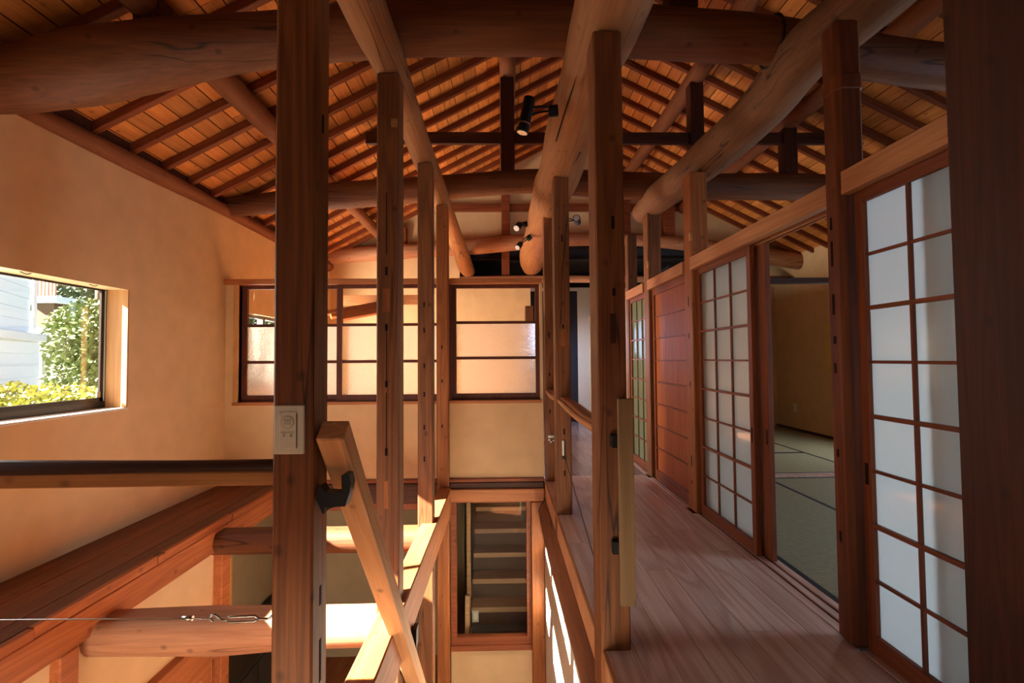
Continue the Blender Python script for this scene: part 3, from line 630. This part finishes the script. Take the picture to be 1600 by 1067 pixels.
w5 = st(boxes('window_5', [((XL - 0.10, XL - 0.03), (4.63, 6.24), (0.802, 0.85)), ((XL - 0.10, XL - 0.03), (4.63, 6.24), (1.53, 1.563)), ((XL - 0.10, XL - 0.03), (5.18, 5.23), (0.85, 1.53)), ((XL - 0.10, XL - 0.03), (4.63, 4.67), (0.85, 1.53)), ((XL - 0.10, XL - 0.03), (6.2, 6.24), (0.85, 1.53))], 'alu', None, (XL - 0.065, 5.4, 0.802)))

for n, (a, b, c, d_) in ((8, (0.5, 2.7, 0.3, 1.4)), (9, (4.75, 5.75, 0.5, 1.4))):  # the second is an unseen window added to light the far tatami room
    bars = [((XR + 0.005, XR + 0.05), (a, b), (c, c + 0.05)), ((XR + 0.005, XR + 0.05), (a, b), (d_ - 0.05, d_)), ((XR + 0.005, XR + 0.05), (a, a + 0.05), (c + 0.05, d_ - 0.05)), ((XR + 0.005, XR + 0.05), (b - 0.05, b), (c + 0.05, d_ - 0.05)), ((XR + 0.005, XR + 0.05), ((a + b) / 2 - 0.03, (a + b) / 2 + 0.03), (c + 0.05, d_ - 0.05))]
    w_ = st(boxes('window_%d' % n, bars, 'sash', None, (XR + 0.03, (a + b) / 2, c)))
    box('pane', (XR + 0.025, XR + 0.029), (a + 0.05, b - 0.05), (c + 0.05, d_ - 0.05), 'clear', w_, 0)

# ------------------------------------------------------------------ plank shelf on the left
sh = empty('plank_shelf', (-2.24, 2.0, -0.03)); tag(sh, 'long dark plank shelf along the left wall above the lower room', 'shelf')
xs = [-2.514, -2.40, -2.29, -2.17, -2.07, -1.975]
for i, (a, b) in enumerate(zip(xs, xs[1:])): box('plank', (a, b - 0.002), (-0.2, 4.40), (-0.03, -0.002 + 0.0015 * (i % 2)), 'shelf_y', sh, 0.0015)
ed = [-0.2, 1.3, 2.08, 2.80, 2.86, 3.55, 4.38]
for i, (a, b) in enumerate(zip(ed, ed[1:])): box('edge_strip', (-1.975, -1.948 + 0.003 * (i % 2)), (a, b - 0.003), (-0.048, 0.002 - 0.006 * (i % 2)), 'edge_y', sh, 0.002)
o = box('shelf_beam', (-2.05, -1.945), (-0.2, 4.40), (-0.195, -0.050), 'edge_y', None, 0.004); tag(o, 'orange-brown beam under the front edge of the plank shelf', 'beam')
o = box('lower_lintel', (-2.04, -1.93), (-0.2, 3.40), (-0.885, -0.69), 'edge_y', None, 0.004); tag(o, 'orange lintel above the lower shoji at the bottom left', 'lintel')
ls = empty('lower_shoji', (-1.99, 2.8, LOW + 0.02)); tag(ls, 'small part of a latticed shoji at the bottom left', 'shoji screen')
boxes('frame', [((-2.0, -1.97), (3.26, 3.36), (LOW + 0.02, -0.89)), ((-2.0, -1.97), (2.2, 2.27), (LOW + 0.02, -0.89)), ((-2.0, -1.97), (2.27, 3.26), (-0.97, -0.89)), ((-2.0, -1.97), (2.27, 3.26), (LOW + 0.02, LOW + 0.2))], 'edge_y', ls)
for k in range(12):
    z = -0.97 - 0.078 * k
    if z > LOW + 0.22 and k: box('lattice_bar', (-1.995, -1.98), (2.27, 3.26), (z - 0.007, z + 0.007), 'edge_y', ls, 0)
for k in range(1, 6): box('lattice_bar', (-1.995, -1.979), (2.27 + 0.165 * k - 0.007, 2.27 + 0.165 * k + 0.007), (LOW + 0.2, -0.97), 'edge_y', ls, 0)
box('paper', (-1.9995, -1.9955), (2.27, 3.26), (LOW + 0.2, -0.97), 'lower_paper', ls, 0)
boxes('door_2', [((-2.08, -2.04), (0.9, 3.38), (LOW, -0.89))], 'dark_post')['kind'] = 'structure'

# handrail and guard wire on the left
hr = empty('handrail', (-1.55, 1.32, 0.77)); tag(hr, 'split log handrail with dark bark top and pale sawn face, left of the nearest post', 'handrail')
tube('bark_top', [(-2.515, 1.325, 0.812, 0.026), (-2.0, 1.325, 0.814, 0.027), (-1.4, 1.325, 0.812, 0.026), (-0.95, 1.325, 0.810, 0.023), (-0.598, 1.325, 0.811, 0.022)], 'bark', hr, seg=12, rough=0.03, seed=51)
box('sawn_face', (-2.515, -0.598), (1.30, 1.348), (0.768, 0.806), 'sawn', hr, 0.004)
gw = empty('guard_wire', (-1.5, 1.32, 0.40)); tag(gw, 'thin steel guard wire with a turnbuckle hooked to the nearest post', 'guard wire')
wire('wire_rope', [(-2.516, 1.32, 0.435), (-0.855, 1.32, 0.418), (-0.755, 1.32, 0.415)], 0.0018, 'steel', gw, 6, 1)
tube('ferrule', [(-0.852, 1.32, 0.4185, 0.0065), (-0.825, 1.32, 0.418, 0.0065)], 'steel', gw, 8, sub=1)
wire('hook', [(-0.772, 1.32, 0.408), (-0.780, 1.32, 0.418), (-0.770, 1.32, 0.426), (-0.758, 1.32, 0.420), (-0.750, 1.32, 0.412), (-0.735, 1.32, 0.412)], 0.0035, 'steel', gw)
for dz in (-0.007, 0.007): tube('turnbuckle_rod', [(-0.737, 1.32, 0.413, 0.0035), (-0.728, 1.32, 0.413 + dz, 0.0035), (-0.662, 1.32, 0.414 + dz, 0.0035), (-0.652, 1.32, 0.414, 0.0035)], 'steel', gw, 8, sub=1)
wire('hook', [(-0.655, 1.32, 0.413), (-0.628, 1.32, 0.413), (-0.618, 1.32, 0.420), (-0.608, 1.32, 0.421), (-0.600, 1.32, 0.416)], 0.0035, 'steel', gw)
box('eye_plate', (-0.608, -0.597), (1.312, 1.328), (0.400, 0.420), 'steel', gw, 0.001)

# handrails between the corridor posts
for a, b, w, lab in ((3.53, 4.325, 0.05, 'short handrail between the two farthest corridor edge posts'), (1.985, 3.41, 0.062, 'wavy pale-edged handrail between the tall post and the next corridor post')):
    e = empty('handrail', (0.42, (a + b) / 2, 0.76)); tag(e, lab, 'handrail')
    tube('rail', [(0.43, a, 0.80, w * 0.6), (0.425, (2 * a + b) / 3, 0.795, w * 0.6), (0.435, (a + 2 * b) / 3, 0.80, w * 0.55), (0.43, b, 0.805, w * 0.5)], 'post_orange', e, seg=10, rough=0.03, seed=int(a * 10), flat_top=0.6)
    tube('sawn_edge', [(0.396, a, 0.792, 0.018), (0.390, (a + b) / 2, 0.788, 0.018), (0.398, b, 0.797, 0.015)], 'lintel_y', e, seg=8, rough=0.02)

# ------------------------------------------------------------------ floor beams, cross logs and brace in the void
o = box('floor_beam', (-0.572, -0.463), (0.62, 4.33), (-0.27, -0.045), 'beam_y', None, 0.006); tag(o, 'squared floor beam running between the left posts, its top blazing in the sun', 'beam')
T(tube('cross_log', [(-2.07, 2.45, -0.225, 0.10), (-1.55, 2.45, -0.225, 0.112), (-1.35, 2.45, -0.222, 0.108), (-1.0, 2.45, -0.215, 0.10), (-0.5, 2.45, -0.212, 0.098)], 'log_pale', seg=14, rough=0.02, seed=61, flat_top=0.75), 'nearer pale cross log in the void, half in sun, behind the guard wire')
T(tube('cross_log', [(-2.04, 3.40, -0.14, 0.088), (-1.5, 3.40, -0.138, 0.092), (-1.0, 3.40, -0.14, 0.09), (-0.5, 3.40, -0.14, 0.09)], 'log_red', seg=14, rough=0.02, seed=63, flat_top=0.8), 'farther reddish cross log in the void, half in sun')
T(box('partition_beam', (XL, -0.49), (4.40, 4.53), (-0.20, -0.022), 'dark_x', None, 0.006), 'dark beam under the left part of the glazed partition', 'beam')
T(box('partition_beam', (-0.485, 0.365), (4.40, 4.53), (-0.072, -0.022), 'dark_x', None, 0.004), 'dark rail under the right part of the glazed partition', 'beam')
T(box('recess_trim', (XL, -0.5), (4.42, 4.52), (-0.26, -0.203), 'redwood_x'), 'thin reddish board under the dark partition beam', 'trim')

br = empty('brace', (-0.45, 2.3, LOW)); tag(br, 'pale squared diagonal brace slanting down behind the nearest post', 'brace')
p0_, p1_ = Vector((-0.449, 1.290, 0.915)), Vector((-0.449, 3.29, -1.463))
d = (p1_ - p0_); ln = d.length
me = box_mesh(0.072, 0.068, ln, 0.004, 'timber')
o = link('timber', me, 'brace', br, p0_)
o.rotation_euler = (Vector((0, 0, 1)).rotation_difference(d.normalized())).to_euler()
BRK1 = [(-0.4895, 0.7362), (-0.4832, 0.7671), (-0.4766, 0.768), (-0.4684, 0.7522), (-0.4226, 0.75), (-0.4211, 0.7744), (-0.4244, 0.7957), (-0.4195, 0.7989), (-0.4048, 0.7977), (-0.3998, 0.7741), (-0.403, 0.7513), (-0.4143, 0.7156), (-0.4682, 0.7131), (-0.4681, 0.6985), (-0.473, 0.6969)]
BRK2 = [(-0.5176, -0.2769), (-0.484, -0.287), (-0.455, -0.2354), (-0.4338, -0.2358), (-0.4359, -0.3305), (-0.508, -0.3433), (-0.5196, -0.3242)]
def cut_plate(name, prof, y0, y1, mat, parent):
    """steel piece with an x-z outline, extruded along y"""
    bm = bmesh.new(); n = len(prof)
    fa = [bm.verts.new((x, y0, z)) for x, z in prof]; fb = [bm.verts.new((x, y1, z)) for x, z in prof]
    bm.faces.new(fa); bm.faces.new(fb[::-1])
    for k in range(n): bm.faces.new((fa[k], fa[(k + 1) % n], fb[(k + 1) % n], fb[k]))
    bmesh.ops.triangulate(bm, faces=[f for f in bm.faces if len(f.verts) > 4])
    return link(name, finish(bm, name), mat, parent)
bk = empty('steel_bracket', (-0.47, 1.30, 0.70)); tag(bk, 'black bent steel bracket joining the brace to the nearest post', 'bracket')
cut_plate('strap', BRK1, 1.285, 1.325, 'black', bk)
bk2 = empty('steel_bracket', (-0.46, 2.5, -0.20)); tag(bk2, 'black bent steel bracket joining the brace to the sunlit floor beam', 'bracket')
cut_plate('strap', BRK2, 2.44, 2.50, 'black', bk2)

# ------------------------------------------------------------------ lower glazed opening with the staircase
T(box('stair_lintel', (-0.478, 0.366), (4.37, 4.50), (-0.187, -0.074), 'trim_x', None, 0.006), 'scarred pale lintel above the glazed stair opening', 'lintel')
wall_mesh('wall_stair_front', 'Y', 4.44, 0.08, (-0.48, 0.365), (LOW, -0.19), [(-0.44, 0.24, -1.50, -0.19)], 'plaster')
w6 = st(boxes('window_6', [((-0.475, -0.425), (4.41, 4.47), (-1.50, -0.19)), ((0.205, 0.243), (4.41, 4.47), (-1.50, -0.19)), ((-0.425, 0.205), (4.41, 4.47), (-1.50, -1.39)), ((-0.425, 0.205), (4.41, 4.47), (-0.202, -0.19))], 'redwood_x', None, (-0.1, 4.44, -1.5)))
w6['label'] = 'reddish framed fixed pane in front of the dim staircase'
box('pane', (-0.425, 0.205), (4.44, 4.444), (-1.39, -0.202), 'clear_stair', w6, 0)
o = box('sill_board', (-0.48, 0.245), (4.385, 4.41), (-1.50, -1.455), 'redwood_x', w6)
post('stair_post', (0.247, 0.362), (4.36, 4.46), (LOW, -0.19), 'post_orange', 'orange post right of the glazed stair opening')
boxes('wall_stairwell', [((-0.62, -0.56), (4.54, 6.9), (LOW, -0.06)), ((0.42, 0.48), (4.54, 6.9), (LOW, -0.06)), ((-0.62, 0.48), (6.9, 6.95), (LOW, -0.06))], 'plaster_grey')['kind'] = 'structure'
sc_ = empty('staircase', (0, 5.4, LOW)); tag(sc_, 'dim wooden staircase climbing behind the glass pane', 'staircase')
for k in range(9):
    y = 4.70 + 0.215 * k; z = -1.57 + 0.183 * k
    if z > -0.25: break
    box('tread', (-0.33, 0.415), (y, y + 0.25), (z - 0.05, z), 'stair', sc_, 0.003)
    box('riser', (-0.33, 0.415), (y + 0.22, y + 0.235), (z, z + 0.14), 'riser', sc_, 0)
boxes('stringer', [((-0.375, -0.335), (4.95, 5.02), (-1.9, -0.3))], 'stair', sc_)
boxes('newel', [((-0.37, -0.33), (4.66, 4.70), (-2.2, -1.15))], 'stair', sc_)
o = box('shoe_cabinet', (-0.30, 0.40), (4.56, 4.68), (LOW, -1.42), 'cabinet', None, 0.004); tag(o, 'black low box at the foot of the staircase', 'box')
so_ = empty('stair_switch', (-0.29, 4.69, -1.4)); tag(so_, 'small switch plate beside the lowest stair tread', 'switch')
box('plate', (-0.305, -0.245), (4.690, 4.698), (-1.41, -1.30), 'plastic_dim', so_, 0.002); box('rocker', (-0.288, -0.262), (4.686, 4.690), (-1.385, -1.325), 'plastic', so_, 0.001)

# lower recess
cb = empty('dark_cabinet', (-2.25, 4.4, LOW)); tag(cb, 'black cabinet in the lower recess below the nearer cross log', 'cabinet')
box('body', (-2.50, -2.10), (3.62, 5.45), (LOW, -1.42), 'cabinet', cb, 0.004)
for k in range(3): box('door', (-2.10, -2.085), (3.64 + 0.605 * k, 4.22 + 0.605 * k), (LOW + 0.05, -1.45), 'cabinet', cb, 0.003)
w7 = st(boxes('window_7', [((XL - 0.11, XL - 0.06), (4.335, 4.36), (-1.45, -0.72)), ((XL - 0.11, XL - 0.06), (4.57, 4.595), (-1.45, -0.72)), ((XL - 0.11, XL - 0.06), (4.36, 4.57), (-0.75, -0.72)), ((XL - 0.11, XL - 0.06), (4.36, 4.57), (-1.45, -1.42))], 'alu', None, (XL - 0.085, 4.46, -1.45)))
box('pane', (XL - 0.09, XL - 0.086), (4.36, 4.57), (-1.42, -0.75), 'clear', w7, 0)
box('reveal_jamb', (XL - 0.06, XL), (4.588, 4.60), (-1.45, -0.72), 'jamb', w7, 0)

# ------------------------------------------------------------------ right side: lintels, shoji, doors
for a, b, xo, lab in ((1.337, 1.810, -0.034, 'pale lintel over the large white shoji at the far right'), (1.914, 3.398, 0, 'pale lintel over the open tatami doorway'), (3.542, 4.418, 0, 'pale lintel over the board door'), (4.562, 5.208, 0, 'pale lintel over the green frosted door')):
    e = empty('door_lintel', (1.39, (a + b) / 2, 1.716)); tag(e, lab, 'lintel')
    box('beam', (1.338 + xo, 1.46), (a, b), (1.738, 1.805), 'lintel_y', e, 0.002)
    for x0, x1 in ((1.338 + xo, 1.376 + xo), (1.420, 1.428), (1.452, 1.46)): box('groove_lip', (x0, x1), (a, b), (1.716, 1.738), 'lintel_y', e, 0.001)
def shoji(y0, y1, x, cols, rows, label, papermat='shoji_paper', stile=0.042, bottom=0.075, top=0.055, group=None, thick_every=2, barmat='shoji_frame'):
    e = empty('shoji_screen', (x, (y0 + y1) / 2, 0.004)); tag(e, label, 'shoji screen')
    t = 0.028
    for a, b in ((y0, y0 + stile), (y1 - stile, y1)): box('stile', (x, x + t), (a, b), (0.004, 1.73), 'shoji_frame', e, 0.002)
    box('bottom_rail', (x, x + t), (y0 + stile, y1 - stile), (0.004, bottom), 'shoji_rail', e, 0.002)
    box('top_rail', (x, x + t), (y0 + stile, y1 - stile), (1.73 - top, 1.73), 'shoji_rail', e, 0.002)
    za, zb_ = bottom, 1.73 - top
    ya, yb = y0 + stile, y1 - stile
    for k in range(1, cols): 
        yy = ya + (yb - ya) * k / cols; box('lattice_bar', (x + 0.006, x + 0.018), (yy - 0.0055, yy + 0.0055), (za, zb_), barmat, e, 0)
    for k in range(1, rows):
        zz = za + (zb_ - za) * k / rows
        front = k % thick_every == 0
        box('lattice_bar', (x + (0.002 if front else 0.007), x + 0.018), (ya, yb), (zz - (0.0075 if front else 0.0055), zz + (0.0075 if front else 0.0055)), 'shoji_rail', e, 0)
    for c_ in range(cols):
        for r in range(rows):
            link('pane', pane_mesh((yb - ya) / cols, (zb_ - za) / rows, papermat), None, e, (x + 0.019, ya + (yb - ya) * (c_ + 0.5) / cols, za + (zb_ - za) * r / rows))
    box('finger_pull', (x - 0.001, x + 0.004), (y0 + 0.014, y0 + 0.028) if cols == 3 else (y1 - 0.030, y1 - 0.014), (0.62, 0.70), 'hole', e, 0)
    return e
_pm = {}
def pane_mesh(w, h, mat):
    k = (round(w, 4), round(h, 4), mat)
    if k not in _pm:
        m = box_mesh(0.0025, w, h, 0, 'pane'); m.materials.append(MATS[mat]); _pm[k] = m
    return _pm[k]
shoji(0.955, 1.806, 1.350, 4, 8, 'large white shoji beside the very dark pillar at the right')
shoji(2.655, 3.392, 1.384, 3, 8, 'pale shoji slid half open beside the tatami doorway')
shoji(2.585, 3.392, 1.430, 3, 8, 'second shoji tucked behind the half open one, its edge showing', thick_every=9, stile=0.11)
shoji(0.8, 1.53, 1.430, 3, 8, 'second shoji behind the large white one, seen as a blurred shadow', thick_every=9)
shoji(4.565, 5.205, 1.384, 3, 8, 'green-tinted frosted screen beyond the board door', 'green_frost', barmat='pale_plank')
bd = empty('board_door', (1.40, 3.98, 0.004)); tag(bd, 'orange cedar board door with thin horizontal battens', 'door')
for a, b in ((3.545, 3.59), (4.372, 4.416)): box('stile', (1.384, 1.412), (a, b), (0.004, 1.73), 'shoji_frame', bd, 0.002)
box('bottom_rail', (1.384, 1.412), (3.59, 4.372), (0.004, 0.085), 'shoji_rail', bd, 0.002); box('top_rail', (1.384, 1.412), (3.59, 4.372), (1.66, 1.73), 'shoji_rail', bd, 0.002)
for k in range(8):
    z = 0.085 + 1.575 * k / 8
    for j in range(3): box('panel', (1.398, 1.406), (3.59 + 0.2607 * j, 3.59 + 0.2607 * (j + 1) - 0.0008), (z, z + 1.575 / 8), 'door_panel', bd, 0.0)
    if k: box('batten', (1.388, 1.400), (3.59, 4.372), (z - 0.006, z + 0.006), 'shoji_rail', bd, 0.001)

# ------------------------------------------------------------------ spotlights
def spot(c, aim, ln, r, mount, label, lit=True):
    e = empty('spotlight', c); tag(e, label, 'spotlight'); a = Vector(aim).normalized(); c = Vector(c)
    disc('body', c, a, r, ln, 'black', e, 20)
    disc('rim', c + a * (ln / 2 + 0.008), a, r * 1.06, 0.022, 'black', e, 20)
    disc('lens', c + a * (ln / 2 + 0.0205), a, r * 0.86, 0.004, 'lens' if lit else 'steel', e, 20)
    if not lit: disc('reflector_ring', c + a * (ln / 2 - 0.025), a, r * 1.03, 0.008, 'steel', e, 20)
    m = Vector(mount)
    wire('arm', [tuple(c + a * 0.02), tuple((c + m) / 2), tuple(m)], 0.006, 'black', e); wire('arm', [tuple(c - a * 0.03), tuple((c + m) / 2 + Vector((0, 0, 0.03))), tuple(m + Vector((0, 0, 0.02)))], 0.006, 'black', e)
    disc('mount', m, (m - c), 0.03, 0.05, 'black', e, 16)
spot((0.135, 2.50, 2.385), (-0.22, 0.02, -1), 0.165, 0.031, (0.275, 2.50, 2.40), 'large black cylindrical spotlight on the side of the thickest log', False)
spot((0.175, 5.0, 2.475), (-0.5, -0.75, -0.75), 0.06, 0.036, (0.25, 5.02, 2.50), 'upper of the two small black spotlights far along the thickest log')
spot((0.185, 5.05, 2.285), (-0.5, -0.75, -0.75), 0.06, 0.030, (0.29, 5.07, 2.37), 'lower of the two small black spotlights far along the thickest log')
spot((0.775, 4.9, 2.505), (-0.25, -1, 0.08), 0.10, 0.036, (0.60, 4.95, 2.50), 'small black spotlight facing the viewer between the two corridor posts')

# ------------------------------------------------------------------ outdoors beyond the side window
gnd = st(boxes('ground', [((-40, -2.7), (-12, 40), (-0.8, -0.6))], 'ground'))
hs = empty('neighbour_house', (-9.46, 10.0, -0.6)); tag(hs, 'white sided neighbouring house seen through the side window', 'house')
hs.rotation_euler = (0, 0, math.atan2(0.55, 1.0))        # local +x faces the window, local -y runs towards the viewer
def hbox(name, x, y, z, mat, ch=0.01):
    (x0, x1), (y0, y1), (z0, z1) = x, y, z
    o = link(name, box_mesh(x1 - x0, y1 - y0, z1 - z0, ch, name), mat); o.parent = hs; o.location = ((x0 + x1) / 2, (y0 + y1) / 2, z0 + 0.6 - 0.6); return o
hbox('upper_wall', (-4.0, -0.12), (-2.5, 0.0), (2.22, 8.5), 'siding')
hbox('lower_wall', (-4.0, 0.0), (-2.5, 0.14), (0.0, 2.12), 'siding')
hbox('ledge', (-4.0, 0.10), (-2.5, 0.22), (2.10, 2.26), 'ledge', 0.02)
for k in range(28): hbox('siding_board', (-0.12, -0.105), (-2.5, -0.01), (2.30 + 0.22 * k, 2.516 + 0.22 * k), 'siding', 0.002)
for k in range(9): hbox('siding_board', (0.0, 0.015), (-2.5, 0.13), (0.02 + 0.23 * k, 0.246 + 0.23 * k), 'siding', 0.002)
o = wire('downpipe', [(0, 0, 2.26), (0, 0, 5.0), (0, 0, 8.0)], 0.04, 'ledge'); o.parent = hs; o.location = (-0.06, 0.05, 2.26)
bl = empty('far_balcony', (-15.3, 16.4, -0.6)); tag(bl, 'small red and white railed balcony between the house and the trees', 'balcony')
box('floor_slab', (-15.55, -14.45), (15.9, 17.0), (3.02, 3.22), 'ledge', bl)
for k in range(9): box('baluster', (-15.50 + 0.115 * k, -15.44 + 0.115 * k), (15.92, 15.98), (3.22, 3.85), 'tile_red', bl, 0)
box('handrail', (-15.55, -14.45), (15.9, 16.0), (3.85, 3.92), 'ledge', bl)
box('support_wall', (-15.4, -14.7), (16.1, 16.9), (-0.6, 3.02), 'bark_tree', bl)
o = box('garden_wall', (-12.7, -12.15), (13.0, 13.2), (-0.6, 2.0), 'block_wall'); tag(o, 'grey block wall behind the white house', 'wall')
def leaves(name, blobs, n, size, mat, parent, seed):
    rr = random.Random(seed); bm = bmesh.new()
    base = Vector(blobs[0][:3])
    tot = sum(b[3] * b[4] for b in blobs)
    for (x, y, z, rx, rz) in blobs:
        for _ in range(int(n * rx * rz / tot)):
            v = Vector((rr.gauss(0, 1), rr.gauss(0, 1), rr.gauss(0, 1))).normalized() * (rr.random() ** 0.33)
            c = Vector((x + v.x * rx, y + v.y * rx, z + v.z * rz)) - base
            a = Vector((rr.gauss(0, 1), rr.gauss(0, 1), rr.gauss(0, 1))).normalized(); b = a.orthogonal().normalized(); s = size * rr.uniform(0.6, 1.4)
            bm.faces.new([bm.verts.new(c + a * s), bm.verts.new(c + b * s * 0.5), bm.verts.new(c - a * s), bm.verts.new(c - b * s * 0.5)])
    me = bpy.data.meshes.new(name); bm.to_mesh(me); bm.free()
    o = link(name, me, mat, parent, base); o['kind'] = 'stuff'; return o
hd = empty('hedge', (-6.4, 6.9, -0.6)); tag(hd, 'clipped sunlit hedge along the bottom of the side window', 'hedge')
leaves('foliage', [(-8.2 + 0.42 * k, 7.45, 0.16 + 0.03 * math.sin(k), 0.42, 0.62) for k in range(8)], 14000, 0.045, 'leaf_hedge', hd, 1)
tube('stem', [(-7.2, 7.6, -0.6, 0.05), (-7.1, 7.6, 0.2, 0.03)], 'bark_tree', hd, 8)
def tree(x, y, blobs, n, size, mat, lab, seed):
    e = empty('garden_tree', (x, y, -0.6)); tag(e, lab, 'tree', 'trees beyond the side window')
    tube('trunk', [(x, y, -0.6, 0.16), (x + 0.1, y, 1.0, 0.12), (x, y + 0.1, 3.0, 0.07)], 'bark_tree', e, 8)
    leaves('crown', blobs, n, size, mat, e, seed)
tree(-10.3, 12.4, [(-10.3, 12.4, 1.6, 1.0, 1.1), (-9.7, 12.2, 0.7, 0.8, 0.9), (-10.9, 12.8, 0.6, 0.8, 1.0)], 9000, 0.07, 'leaf', 'bright leafy tree right of the white house', 2)
tree(-9.0, 12.8, [(-8.9, 12.8, 2.2, 1.1, 1.2), (-8.6, 12.8, 0.9, 1.1, 1.0), (-9.5, 13.0, 0.3, 0.9, 0.9)], 10000, 0.07, 'leaf', 'yellow-green tree next to the window jamb', 3)
tree(-14.0, 20.0, [(-14.0, 20.0, 4.5, 3.0, 3.0), (-11.5, 20.5, 3.0, 2.6, 3.2), (-17, 21, 5, 3.0, 3.5), (-9, 21, 3.4, 2.6, 3.4), (-13, 21, 0.9, 4.0, 1.6)], 24000, 0.13, 'leaf_dark', 'dark wooded slope behind the garden trees', 4)
